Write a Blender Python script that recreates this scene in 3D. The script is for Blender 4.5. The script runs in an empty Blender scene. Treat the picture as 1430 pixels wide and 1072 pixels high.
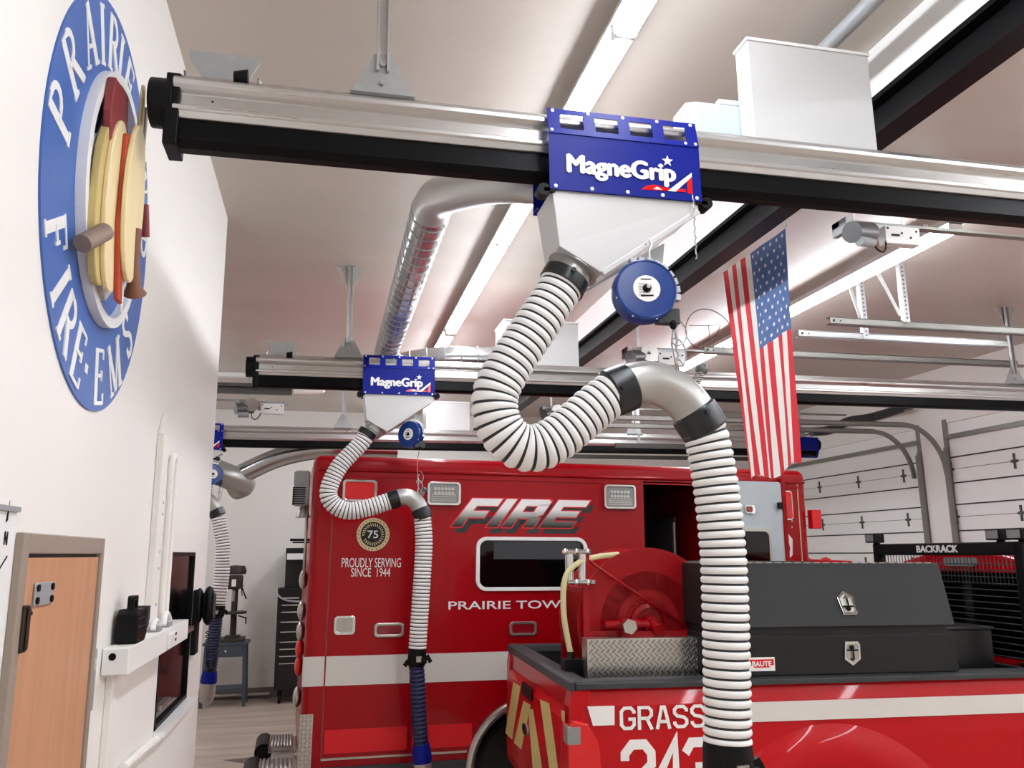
import bpy, bmesh, math, random
from mathutils import Vector, Matrix, Euler
PI = math.pi
random.seed(7)
S = bpy.context.scene
COL = S.collection

# ------------------------------------------------------------------ camera
FPX, CX, CY = 1150.0, 715.0, 536.0          # focal length and principal point in pixels of the 1430x1072 frame
_d = Vector(((450-CX)/FPX, -(774-CY)/FPX, -1.0)).normalized()      # world +Y seen from the camera
_h = Vector((1, .0116, 0))
_u = _h.cross(_d).normalized()
_r = _d.cross(_u)
R3 = Matrix((_r, _d, _u))
EYE = Vector((0, 0, 2.1))
cam = bpy.data.cameras.new('camera')
cam.sensor_width = 36; cam.sensor_fit = 'HORIZONTAL'; cam.lens = 36*FPX/1430
cam.clip_start = .05; cam.clip_end = 100
co = bpy.data.objects.new('camera', cam); COL.objects.link(co)
co.matrix_world = Matrix.Translation(EYE) @ R3.to_4x4()
S.camera = co

def ray(x, y): return R3 @ Vector(((x-CX)/FPX, -(y-CY)/FPX, -1.0))
def at(x, y, X=None, Y=None, Z=None):
    """where the ray through a pixel meets a plane of the room (X=, Y= or Z= const)"""
    v = ray(x, y)
    t = (X-EYE.x)/v.x if X is not None else (Y-EYE.y)/v.y if Y is not None else (Z-EYE.z)/v.z
    return EYE+v*t

# ------------------------------------------------------------------ world, exposure
w = bpy.data.worlds.new('world'); S.world = w; w.use_nodes = True
w.node_tree.nodes['Background'].inputs[0].default_value = (.9, .95, 1, 1)
w.node_tree.nodes['Background'].inputs[1].default_value = .3
S.view_settings.view_transform = 'Standard'; S.view_settings.look = 'None'
S.view_settings.gamma = 1; S.view_settings.use_curve_mapping = False
S.view_settings.exposure = 0.10
LAMP = 37.0            # radiance of the fluorescent lenses

# ------------------------------------------------------------------ materials
def srgb(c):
    if isinstance(c, str): c = tuple(int(c[i:i+2], 16)/255 for i in (0, 2, 4))
    return tuple(x/12.92 if x <= .04045 else ((x+.055)/1.055)**2.4 for x in c)+(1,)
def nodes(m): return m.node_tree.nodes, m.node_tree.links
def mat(name, col, rough=.5, metal=0, coat=0, noise=0, nscale=5, bump=0, bscale=40, spec=.5, stretch=None, col2=None, rvar=0):
    m = bpy.data.materials.new(name); m.use_nodes = True
    N, L = nodes(m); b = N['Principled BSDF']
    c = srgb(col); b.inputs['Base Color'].default_value = c
    b.inputs['Roughness'].default_value = rough; b.inputs['Metallic'].default_value = metal
    b.inputs['Coat Weight'].default_value = coat; b.inputs['Coat Roughness'].default_value = .04
    b.inputs['Specular IOR Level'].default_value = spec
    tc = N.new('ShaderNodeTexCoord'); mp = N.new('ShaderNodeMapping'); L.new(tc.outputs['Object'], mp.inputs[0])
    if stretch: mp.inputs['Scale'].default_value = stretch
    n = N.new('ShaderNodeTexNoise'); n.inputs['Scale'].default_value = nscale; n.inputs['Detail'].default_value = 5
    L.new(mp.outputs[0], n.inputs['Vector'])
    k = noise if noise else .03
    mx = N.new('ShaderNodeMix'); mx.data_type = 'RGBA'
    c2 = srgb(col2) if col2 else tuple(x*(1-k) for x in c[:3])+(1,)
    mx.inputs['A'].default_value = c if col2 else tuple(min(1, x*(1+k*.5)) for x in c[:3])+(1,)
    mx.inputs['B'].default_value = c2
    L.new(n.outputs['Fac'], mx.inputs['Factor']); L.new(mx.outputs['Result'], b.inputs['Base Color'])
    if rvar:
        r = N.new('ShaderNodeMapRange'); r.inputs['To Min'].default_value = max(0, rough-rvar); r.inputs['To Max'].default_value = rough+rvar
        L.new(n.outputs['Fac'], r.inputs['Value']); L.new(r.outputs[0], b.inputs['Roughness'])
    if bump:
        n2 = N.new('ShaderNodeTexNoise'); n2.inputs['Scale'].default_value = bscale; L.new(mp.outputs[0], n2.inputs['Vector'])
        bp = N.new('ShaderNodeBump'); bp.inputs['Strength'].default_value = bump; bp.inputs['Distance'].default_value = .01
        L.new(n2.outputs['Fac'], bp.inputs['Height']); L.new(bp.outputs[0], b.inputs['Normal'])
    return m
def emit(name, col, s):
    m = bpy.data.materials.new(name); m.use_nodes = True; N, L = nodes(m)
    b = N['Principled BSDF']; b.inputs['Base Color'].default_value = srgb(col)
    b.inputs['Emission Color'].default_value = srgb(col); b.inputs['Emission Strength'].default_value = s
    tc = N.new('ShaderNodeTexCoord'); n = N.new('ShaderNodeTexNoise'); n.inputs['Scale'].default_value = 3; L.new(tc.outputs['Object'], n.inputs['Vector'])
    r = N.new('ShaderNodeMapRange'); r.inputs['To Min'].default_value = .35; r.inputs['To Max'].default_value = .45
    L.new(n.outputs['Fac'], r.inputs['Value']); L.new(r.outputs[0], b.inputs['Roughness'])
    return m
def glass(name, col, rough=.03, alpha=.35):
    m = mat(name, col, rough, spec=.8); m.node_tree.nodes['Principled BSDF'].inputs['Alpha'].default_value = alpha
    return m
M = {}
M['wall'] = mat('wall_paint', 'eeeae4', .55, noise=.04, nscale=1.2, bump=.05, bscale=90)
M['ceil'] = mat('ceiling_paint', 'cdc4ba', .36, noise=.10, nscale=1.5, stretch=(.4, 1.6, 1), rvar=.08, bump=.03, bscale=3)
M['floor'] = mat('sealed_concrete', 'dccaba', .35, noise=.0, nscale=2.2, stretch=(.35, 2.5, 1), col2='7d6a5b', rvar=.1)
M['white'] = mat('white_paint', 'eeeeec', .35, noise=.02)
M['lamp'] = emit('fluorescent_lens', 'f3f8ff', LAMP)
M['housing'] = mat('lamp_housing', 'dededc', .4)
M['alu'] = mat('brushed_aluminium', 'c9c8c6', .30, metal=.85, noise=.12, nscale=3, stretch=(1, 12, 12), rvar=.08)
M['aluD'] = mat('dull_aluminium', 'b4afa9', .42, metal=.75, noise=.15, nscale=3, stretch=(1, 12, 12))
M['galv'] = mat('galvanised_steel', 'c2c3c3', .36, metal=.7, noise=.18, nscale=22)
M['galvM'] = mat('galvanised_bracket', 'a9abab', .45, metal=.55, noise=.15, nscale=30)
M['duct'] = mat('spiral_duct_steel', 'c4c6c8', .2, metal=.95, noise=.12, nscale=9)
M['silver'] = mat('silver_elbow', 'b5b4b0', .35, metal=.55, noise=.05)
M['rubber'] = mat('black_rubber', '08090b', .4, noise=.15, nscale=4, stretch=(1, 6, 6), spec=.12)
M['band'] = mat('dark_band', '15191c', .3, noise=.1)
M['blk'] = mat('black_plastic', '08090a', .45, spec=.18)
M['blue'] = mat('blue_powder_coat', '011684', .4, noise=.08, nscale=3, spec=.2)
M['blueD'] = mat('blue_reel', '04357f', .3, noise=.06, spec=.5)
M['blueH'] = mat('dark_blue_hose', '0a1748', .4, noise=.2, nscale=10)
M['hopper'] = mat('hopper_white', 'cfcfce', .38, noise=.04, nscale=6, metal=.15)
M['hose'] = mat('white_hose', 'ececea', .5, noise=.05, nscale=14)
M['groove'] = mat('hose_wearstrip', '16171b', .5)
M['red'] = mat('fire_red_paint', '9e0210', .3, coat=.25, noise=.03, nscale=3, spec=.15)
M['redP'] = mat('pickup_red_paint', 'b8010f', .3, coat=.28, noise=.03, nscale=3, spec=.15)
M['redR'] = mat('reel_red_paint', '9a0410', .35, spec=.25, coat=.1, noise=.12, nscale=5)
M['redL'] = mat('red_reflector', 'dc0418', .45, noise=.03, nscale=60)
M['stripe'] = mat('white_stripe', 'd9d6cf', .4, noise=.03, nscale=5)
M['letter'] = mat('white_vinyl', 'f0efec', .35)
M['lensR'] = mat('red_lens', 'e2040f', .2, coat=.3, noise=.3, nscale=40, stretch=(3, 1, 6))
M['lensC'] = mat('clear_lens', '8b8e8e', .2, coat=.4, noise=.25, nscale=60, stretch=(1, 1, 4))
M['lensD'] = mat('dark_red_lens', '8c0f18', .15, coat=.8, noise=.2, nscale=30)
M['chrome'] = mat('chrome', 'dadada', .1, metal=1, noise=.03)
M['chromeS'] = mat('satin_chrome', 'bdbab4', .28, metal=.9, noise=.08)
M['glsW'] = mat('smoked_pass_glass', '050606', .12, spec=.12)
M['gls'] = mat('dark_glass', '040505', .05, spec=.35)
M['tire'] = mat('tyre', '151515', .7, bump=.3, bscale=30)
M['cap'] = mat('bed_cap_plastic', '2f3234', .5, bump=.15, bscale=150)
M['liner'] = mat('bed_liner', '0c0d0f', .6, bump=.2, bscale=100)
M['dark'] = mat('dark_interior', '121316', .5)
M['dgrey'] = mat('dark_grey_trim', '33373a', .45)
M['tool'] = mat('tool_chest_black', '0b0c0e', .35)
M['beam'] = mat('painted_steel_beam', '0b0a0c', .4, noise=.3, nscale=2, spec=.15)
M['track'] = mat('door_track_steel', '8c8a84', .42, metal=.35, noise=.15, nscale=12)
M['trackD'] = mat('dark_track_steel', '55534f', .45, metal=.3, noise=.2, nscale=12)
M['doorp'] = mat('door_panel_white', 'efeeea', .42, noise=.03, nscale=2)
M['seam'] = mat('panel_seam', '2c2c2b', .6)
M['wood'] = mat('birch_veneer', 'd6a480', .4, nscale=3.2, stretch=(1, 6, .5), col2='b37f5e')
M['frame'] = mat('door_frame_taupe', '9a8c80', .45, noise=.05)
M['brass'] = mat('dark_bronze', '4d443a', .35, metal=.8)
M['yel'] = mat('chevron_yellow', 'cdbf7c', .4, noise=.03, nscale=60)
M['ublue'] = mat('emblem_blue', '3a62ac', .45, noise=.10, nscale=6)
M['tan'] = mat('tan_board', 'ecd9a8', .5, noise=.10, nscale=3, stretch=(1, 5, .6))
M['tanD'] = mat('olive_board', 'c8b273', .5, noise=.1, nscale=3)
M['brn'] = mat('brown_board', '7b4e36', .5, noise=.2, nscale=5)
M['taupe'] = mat('taupe_board', '8a7468', .5, noise=.1)
M['orange'] = mat('orange_board', 'b2401f', .4, noise=.1)
M['maroon'] = mat('maroon_board', '8f3337', .45, noise=.2, nscale=4)
M['hosey'] = mat('cream_rubber_hose', 'd6cd9c', .5, noise=.1, nscale=8)
M['cable'] = mat('steel_cable', 'a8a8a6', .35, metal=.8)
M['wblue'] = mat('stand_blue_grey', '3c4855', .45, noise=.1)
M['cast'] = mat('cast_iron_brown', '3a302b', .5, metal=.3, noise=.3, nscale=15)
M['base'] = mat('baseboard_vinyl', '7d736a', .5)
M['grey'] = mat('grey_paint', '9a9c9e', .45, noise=.06)
M['lgrey'] = mat('light_blue_grey', 'bcc8cc', .4)
M['motor'] = mat('motor_grey', '5f6060', .35, metal=.3)
M['flagR'] = mat('flag_red', 'd8222f', .6); M['flagW'] = mat('flag_white', 'f2eee8', .6)
M['tread'] = mat('ribbed_step', 'b5b5b2', .3, metal=.8)
M['plate'] = mat('diamond_plate', 'c4c2bc', .25, metal=.85, noise=.25, nscale=6)
M['plateH'] = mat('diamond_ridge', '8e8d8a', .2, metal=.95, noise=.2, nscale=12)
M['gold'] = mat('gold_print', 'd8c79a', .4)

def toolbox_mat():
    m = mat('black_tread_aluminium', '1a1b1b', .45, spec=.3)
    N, L = nodes(m); tc = N.new('ShaderNodeTexCoord'); mp = N.new('ShaderNodeMapping'); L.new(tc.outputs['Object'], mp.inputs[0])
    mp.inputs['Rotation'].default_value = (0, PI/4, 0); mp.inputs['Scale'].default_value = (75, 1, 75)
    v = N.new('ShaderNodeTexChecker'); v.inputs['Scale'].default_value = 1; L.new(mp.outputs[0], v.inputs['Vector'])
    b = N.new('ShaderNodeBump'); b.inputs['Strength'].default_value = .25; b.inputs['Distance'].default_value = .002
    L.new(v.outputs['Fac'], b.inputs['Height']); L.new(b.outputs[0], N['Principled BSDF'].inputs['Normal'])
    return m
M['tbox'] = toolbox_mat()

def grad_mat(z0, z1):
    """printed fade of the FIRE lettering, white at the top to charcoal at the foot"""
    m = mat('fade_print', 'ffffff', .5, spec=.2); N, L = nodes(m)
    tc = N.new('ShaderNodeTexCoord'); sp = N.new('ShaderNodeSeparateXYZ'); L.new(tc.outputs['Object'], sp.inputs[0])
    r = N.new('ShaderNodeMapRange'); r.inputs['From Min'].default_value = z0; r.inputs['From Max'].default_value = z1
    L.new(sp.outputs['Z'], r.inputs['Value']); cr = N.new('ShaderNodeValToRGB'); L.new(r.outputs[0], cr.inputs[0])
    e = cr.color_ramp.elements; e[0].position = 0; e[0].color = srgb('23241f'); e[1].position = .66; e[1].color = srgb('f4f2ef')
    k = e.new(.3); k.color = srgb('7a7c76')
    L.new(cr.outputs[0], N['Principled BSDF'].inputs['Base Color'])
    return m

def canton_mat():
    m = mat('flag_blue', '35558f', .6); N, L = nodes(m)
    tc = N.new('ShaderNodeTexCoord'); n = N.new('ShaderNodeTexNoise'); n.inputs['Scale'].default_value = 6; n.inputs['Detail'].default_value = 2
    L.new(tc.outputs['Object'], n.inputs['Vector'])
    mx = N.new('ShaderNodeMix'); mx.data_type = 'RGBA'; mx.inputs['A'].default_value = srgb('2c4c88'); mx.inputs['B'].default_value = srgb('5d80b8')
    L.new(n.outputs['Fac'], mx.inputs['Factor']); L.new(mx.outputs['Result'], N['Principled BSDF'].inputs['Base Color'])
    return m
M['canton'] = canton_mat()

# ------------------------------------------------------------------ mesh building
class MB:
    def __init__(s): s.v = []; s.f = []; s.m = []; s.s = []
    def add(s, vs, fs, mi=0, sm=False):
        n = len(s.v); s.v += [Vector(p) for p in vs]
        for f in fs: s.f.append([i+n for i in f]); s.m.append(mi); s.s.append(sm)
        return s
    def box(s, x0, x1, y0, y1, z0, z1, mi=0):
        vs = [(x, y, z) for z in (z0, z1) for y in (y0, y1) for x in (x0, x1)]
        return s.add(vs, [(0, 2, 3, 1), (4, 5, 7, 6), (0, 1, 5, 4), (2, 6, 7, 3), (0, 4, 6, 2), (1, 3, 7, 5)], mi)
    def obox(s, c, size, rot=(0, 0, 0), mi=0):
        E = Euler(rot).to_matrix(); c = Vector(c); a, b, d = (k/2 for k in size)
        vs = [c+E @ Vector((x, y, z)) for z in (-d, d) for y in (-b, b) for x in (-a, a)]
        return s.add(vs, [(0, 2, 3, 1), (4, 5, 7, 6), (0, 1, 5, 4), (2, 6, 7, 3), (0, 4, 6, 2), (1, 3, 7, 5)], mi)
    def bar(s, p, q, w, h, mi=0, up=(0, 0, 1)):
        """rectangular bar from p to q, w across and h along up"""
        p = Vector(p); q = Vector(q); t = (q-p).normalized(); up = Vector(up)
        if abs(t.dot(up)) > .99: up = Vector((1, 0, 0))
        a = t.cross(up).normalized(); b = a.cross(t).normalized()
        vs = [e+a*(i*w/2)+b*(j*h/2) for e in (p, q) for j in (-1, 1) for i in (-1, 1)]
        return s.add(vs, [(0, 1, 3, 2), (4, 6, 7, 5), (0, 4, 5, 1), (2, 3, 7, 6), (0, 2, 6, 4), (1, 5, 7, 3)], mi)
    def tube(s, pts, r, n=10, mi=0, cap=True, sm=True, ringmat=None, closed=False):
        pts = [Vector(p) for p in pts]; k = len(pts)
        rs = r if isinstance(r, (list, tuple)) else [r]*k
        T = []
        for i in range(k):
            if closed: t = pts[(i+1) % k]-pts[i-1]
            else: t = pts[min(i+1, k-1)]-pts[max(i-1, 0)]
            T.append(t.normalized() if t.length > 1e-9 else (T[-1] if T else Vector((0, 0, 1))))
        a = T[0].orthogonal().normalized(); vs = []
        for i in range(k):
            a = (a-T[i]*a.dot(T[i])).normalized(); b = T[i].cross(a)
            for j in range(n):
                th = 2*PI*j/n; vs.append(pts[i]+(a*math.cos(th)+b*math.sin(th))*rs[i])
        base = len(s.v); s.v += vs
        for i in range(k if closed else k-1):
            i2 = (i+1) % k
            mm = ringmat[i] if ringmat else mi
            for j in range(n):
                s.f.append([base+i*n+j, base+i*n+(j+1) % n, base+i2*n+(j+1) % n, base+i2*n+j]); s.m.append(mm); s.s.append(sm)
        if cap and not closed:
            s.f.append([base+j for j in range(n)][::-1]); s.m.append(mi); s.s.append(False)
            s.f.append([base+(k-1)*n+j for j in range(n)]); s.m.append(mi); s.s.append(False)
        return s
    def cyl(s, p, q, r, r1=None, n=20, mi=0, cap=True): return s.tube([p, q], [r, r if r1 is None else r1], n, mi, cap)
    def lathe(s, prof, o, ax, n=40, mi=0, sm=True):
        """profile of (radius, distance along axis)"""
        o = Vector(o); ax = Vector(ax).normalized(); a = ax.orthogonal().normalized(); b = ax.cross(a); base = len(s.v)
        for r, h in prof:
            for j in range(n):
                th = 2*PI*j/n; s.v.append(o+ax*h+(a*math.cos(th)+b*math.sin(th))*max(r, 1e-5))
        for i in range(len(prof)-1):
            for j in range(n): s.f.append([base+i*n+j, base+i*n+(j+1) % n, base+(i+1)*n+(j+1) % n, base+(i+1)*n+j]); s.m.append(mi); s.s.append(sm)
        return s
    def prism(s, poly, fn, w0, w1, mi=0):
        """2-D polygon mapped by fn(u, v, w) and given thickness w0..w1"""
        n = len(poly); vs = [fn(u, v, w0) for u, v in poly]+[fn(u, v, w1) for u, v in poly]
        fs = [list(range(n))[::-1], list(range(n, 2*n))]+[(i, (i+1) % n, (i+1) % n+n, i+n) for i in range(n)]
        return s.add(vs, fs, mi)
    def frame(s, outer, inner, fn, w0, w1, mi=0):
        """ring between two polygons with the same number of points"""
        n = len(outer)
        vs = [fn(u, v, w) for w in (w0, w1) for p in (outer, inner) for u, v in p]
        fs = []
        for i in range(n):
            j = (i+1) % n
            fs += [(i, j, n+j, n+i), (2*n+i, 3*n+i, 3*n+j, 2*n+j), (i, 2*n+i, 2*n+j, j), (n+i, n+j, 3*n+j, 3*n+i)]
        return s.add(vs, fs, mi)
    def ball(s, c, r, mi=0, n=14, sc=(1, 1, 1)):
        c = Vector(c); k = n//2; base = len(s.v)
        for i in range(k+1):
            ph = PI*i/k
            for j in range(n):
                th = 2*PI*j/n; s.v.append(c+Vector((math.sin(ph)*math.cos(th)*sc[0], math.sin(ph)*math.sin(th)*sc[1], math.cos(ph)*sc[2]))*r)
        for i in range(k):
            for j in range(n): s.f.append([base+i*n+j, base+(i+1)*n+j, base+(i+1)*n+(j+1) % n, base+i*n+(j+1) % n]); s.m.append(mi); s.s.append(True)
        return s
    def obj(s, name, mats, parent=None, bevel=0, local=False, seg=2, fix=True):
        mats = mats if isinstance(mats, (list, tuple)) else [mats]
        vs = s.v; loc = Vector((0, 0, 0))
        if parent is not None and not local:
            top = parent
            while top.parent: top = top.parent
            inv = Matrix.LocRotScale(top.location, top.rotation_euler, None).inverted()
            vs = [inv @ p for p in vs]
        elif parent is None:
            lo = [min(p[i] for p in vs) for i in range(3)]; hi = [max(p[i] for p in vs) for i in range(3)]
            loc = Vector(((lo[0]+hi[0])/2, (lo[1]+hi[1])/2, lo[2])); vs = [p-loc for p in vs]
        me = bpy.data.meshes.new(name); me.from_pydata([tuple(p) for p in vs], [], s.f)
        for m in mats: me.materials.append(M[m] if isinstance(m, str) else m)
        for p, mi, sm in zip(me.polygons, s.m, s.s): p.material_index = mi; p.use_smooth = sm
        if fix:
            bm = bmesh.new(); bm.from_mesh(me); bmesh.ops.recalc_face_normals(bm, faces=bm.faces[:])
            for e in bm.edges:
                if len(e.link_faces) == 2 and e.calc_face_angle(0) > .55: e.smooth = False
            bm.to_mesh(me); bm.free()
        me.validate()
        o = bpy.data.objects.new(name, me); COL.objects.link(o); o.location = loc
        if parent is not None: o.parent = parent
        if bevel:
            b = o.modifiers.new('bevel', 'BEVEL'); b.width = bevel; b.segments = seg; b.limit_method = 'ANGLE'; b.angle_limit = .6
        return o

def tag(o, label=None, cat=None, group=None, kind=None):
    if label: o['label'] = label
    if cat: o['category'] = cat
    if group: o['group'] = group
    if kind: o['kind'] = kind
    return o
def thing(name, label, cat, loc, group=None, rot=(0, 0, 0)):
    o = bpy.data.objects.new(name, None); COL.objects.link(o); o.empty_display_size = .1
    o.location = loc; o.rotation_euler = rot
    return tag(o, label, cat, group)
def struct(name, loc=(0, 0, 0)):
    o = bpy.data.objects.new(name, None); COL.objects.link(o); o.location = loc; o['kind'] = 'structure'; return o
def cut(o, cutter):
    """subtract the cutter MB (same space as o's mesh) from object o"""
    me = bpy.data.meshes.new('cut'); me.from_pydata([tuple(p) for p in cutter.v], [], cutter.f)
    bm = bmesh.new(); bm.from_mesh(me); bmesh.ops.recalc_face_normals(bm, faces=bm.faces[:]); bm.to_mesh(me); bm.free()
    c = bpy.data.objects.new('cut', me); COL.objects.link(c)
    par = o.parent; mw = o.matrix_basis.copy(); o.parent = None; c.matrix_basis = mw
    b = o.modifiers.new('b', 'BOOLEAN'); b.operation = 'DIFFERENCE'; b.object = c; b.solver = 'EXACT'
    bpy.context.view_layer.update()
    ev = o.evaluated_get(bpy.context.evaluated_depsgraph_get()); nm = bpy.data.meshes.new_from_object(ev)
    o.modifiers.clear(); o.data = nm
    for p in nm.polygons: p.use_smooth = False
    o.parent = par
    bpy.data.objects.remove(c); return o

def smooth_path(pts, step):
    """Catmull-Rom through pts, resampled every step metres"""
    P = [Vector(p) for p in pts]; P = [P[0]*2-P[1]]+P+[P[-1]*2-P[-2]]; d = []
    for i in range(1, len(P)-2):
        for k in range(40):
            t = k/40; a, b, c, e = P[i-1], P[i], P[i+1], P[i+2]
            d.append(.5*((2*b)+(c-a)*t+(2*a-5*b+4*c-e)*t*t+(3*b-a-3*c+e)*t**3))
    d.append(P[-2]); out = [d[0]]; acc = 0
    for i in range(1, len(d)):
        seg = (d[i]-d[i-1]).length
        while acc+seg >= step:
            k = (step-acc)/seg; d[i-1] = d[i-1].lerp(d[i], k); out.append(d[i-1]); seg = (d[i]-d[i-1]).length; acc = 0
        acc += seg
    return out
def rrect(x0, x1, y0, y1, r, n=5):
    o = []
    for cx, cy, a in ((x1-r, y1-r, 0), (x0+r, y1-r, 90), (x0+r, y0+r, 180), (x1-r, y0+r, 270)):
        for k in range(n+1):
            t = math.radians(a+90*k/n); o.append((cx+r*math.cos(t), cy+r*math.sin(t)))
    return o
def oval(cx, cy, rx, ry, n=48): return [(cx+rx*math.cos(2*PI*k/n), cy+ry*math.sin(2*PI*k/n)) for k in range(n)]

# -- lettering -----------------------------------------------------
def ribbon(pl, w, closed=False):
    P = [Vector(p) for p in pl]; n = len(P); L = []; Rr = []
    for i in range(n):
        a = P[i-1] if (i > 0 or closed) else None; b = P[(i+1) % n] if (i < n-1 or closed) else None
        d1 = (P[i]-a).normalized() if a is not None else None; d2 = (b-P[i]).normalized() if b is not None else None
        if d1 is None: d1 = d2
        if d2 is None: d2 = d1
        n1 = Vector((-d1.y, d1.x)); n2 = Vector((-d2.y, d2.x)); m = n1+n2
        m = m.normalized() if m.length > 1e-6 else n1
        k = min(1/max(.35, m.dot(n1)), 2.2)
        L.append(P[i]+m*(w/2*k)); Rr.append(P[i]-m*(w/2*k))
    return [[L[i], L[(i+1) % n], Rr[(i+1) % n], Rr[i]] for i in range(n if closed else n-1)]
# block capitals with clipped corners, on a cell .62 wide and 1 high: lists of (polyline, closed)
BLK = {
 'G': [([(.62, .72), (.62, .83), (.47, 1), (.15, 1), (0, .83), (0, .17), (.15, 0), (.47, 0), (.62, .17), (.62, .45), (.34, .45)], 0)],
 'R': [([(0, -.09), (0, 1), (.46, 1), (.6, .85), (.6, .62), (.46, .47), (0, .47)], 0), ([(.36, .47), (.62, -.09)], 0)],
 'A': [([(0, -.09), (.24, 1), (.38, 1), (.62, -.09)], 0), ([(.08, .28), (.54, .28)], 0)],
 'S': [([(.6, .74), (.6, .85), (.46, 1), (.14, 1), (0, .85), (0, .68), (.14, .53), (.46, .47), (.6, .33), (.6, .15), (.46, 0), (.14, 0), (0, .15), (0, .26)], 0)],
 '2': [([(0, .7), (0, .83), (.16, 1), (.45, 1), (.6, .83), (.6, .62), (0, .12), (0, 0), (.68, 0)], 0)],
 '4': [([(.46, -.09), (.46, 1.03), (0, .28), (.7, .28)], 0)],
 '3': [([(0, .8), (.14, 1), (.46, 1), (.6, .85), (.6, .65), (.46, .52), (.22, .52)], 0), ([(.46, .52), (.6, .38), (.6, .15), (.46, 0), (.14, 0), (0, .2)], 0)]}
def block_text(mb, txt, fn, x, z, h, w, pitch, t=.18, d=.002, mi=0):
    for k, ch in enumerate(txt):
        for pl, cl in BLK[ch]:
            for q in ribbon(pl, t, cl): mb.prism([(x+k*pitch+p.x*w/.62, z+p.y*h) for p in q], fn, 0, d, mi)
def arc(cx, cy, rx, ry, a0, a1, n=8): return [(cx+rx*math.cos(math.radians(a0+(a1-a0)*k/n)), cy+ry*math.sin(math.radians(a0+(a1-a0)*k/n))) for k in range(n+1)]
# book capitals with serifs: (polyline, stroke width)
K, T_ = .15, .055
def srf(x, y, w=.26): return ([(x-w/2, y), (x+w/2, y)], .05)
SER = {
 'P': (.6, [([(.14, 0), (.14, 1)], K), (arc(.3, .74, .26, .24, 90, -90), .10), ([(.05, .98), (.3, .98)], T_), ([(.14, .5), (.3, .5)], T_), srf(.14, .02)]),
 'R': (.68, [([(.14, 0), (.14, 1)], K), (arc(.3, .75, .25, .23, 90, -90), .10), ([(.05, .98), (.3, .98)], T_), ([(.14, .52), (.3, .52)], T_), srf(.14, .02), ([(.3, .52), (.62, .02)], .13), ([(.55, .02), (.7, .02)], .05)]),
 'A': (.74, [([(.1, 0), (.36, 1)], .06), ([(.36, 1), (.62, 0)], K), ([(.2, .33), (.52, .33)], T_), srf(.1, .02), srf(.62, .02)]),
 'I': (.28, [([(.14, 0), (.14, 1)], K), srf(.14, .02), srf(.14, .98)]),
 'E': (.6, [([(.14, 0), (.14, 1)], K), ([(.03, .98), (.54, .98)], T_), ([(.54, 1), (.54, .82)], .05), ([(.03, .02), (.56, .02)], T_), ([(.56, 0), (.56, .2)], .05), ([(.14, .52), (.42, .52)], T_), ([(.42, .42), (.42, .62)], .05)]),
 'F': (.56, [([(.14, 0), (.14, 1)], K), ([(.03, .98), (.54, .98)], T_), ([(.54, 1), (.54, .8)], .05), srf(.14, .02), ([(.14, .52), (.42, .52)], T_), ([(.42, .42), (.42, .62)], .05)]),
 'T': (.66, [([(.33, 0), (.33, 1)], K), ([(.03, .98), (.63, .98)], T_), ([(.04, 1), (.04, .8)], .05), ([(.62, 1), (.62, .8)], .05), srf(.33, .02)]),
 'W': (.98, [([(.1, 1), (.3, 0)], .13), ([(.3, 0), (.5, 1)], .06), ([(.5, 1), (.7, 0)], .13), ([(.7, 0), (.88, 1)], .06), srf(.1, .98), srf(.88, .98, .2)]),
 'M': (.9, [([(.12, 0), (.12, 1)], .06), ([(.12, 1), (.44, 0)], .13), ([(.44, 0), (.76, 1)], .06), ([(.76, 1), (.76, 0)], K), srf(.12, .02, .2), srf(.76, .02), srf(.1, .98, .15), srf(.8, .98, .15)]),
 'S': (.54, [([(.46, .74), (.44, .92), (.27, .98), (.1, .9), (.08, .72), (.2, .58), (.36, .46), (.47, .3), (.44, .1), (.27, .02), (.1, .08), (.07, .28)], .10)]),
 '.': (.2, [([(.1, .42), (.1, .58)], .14)])}

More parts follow.
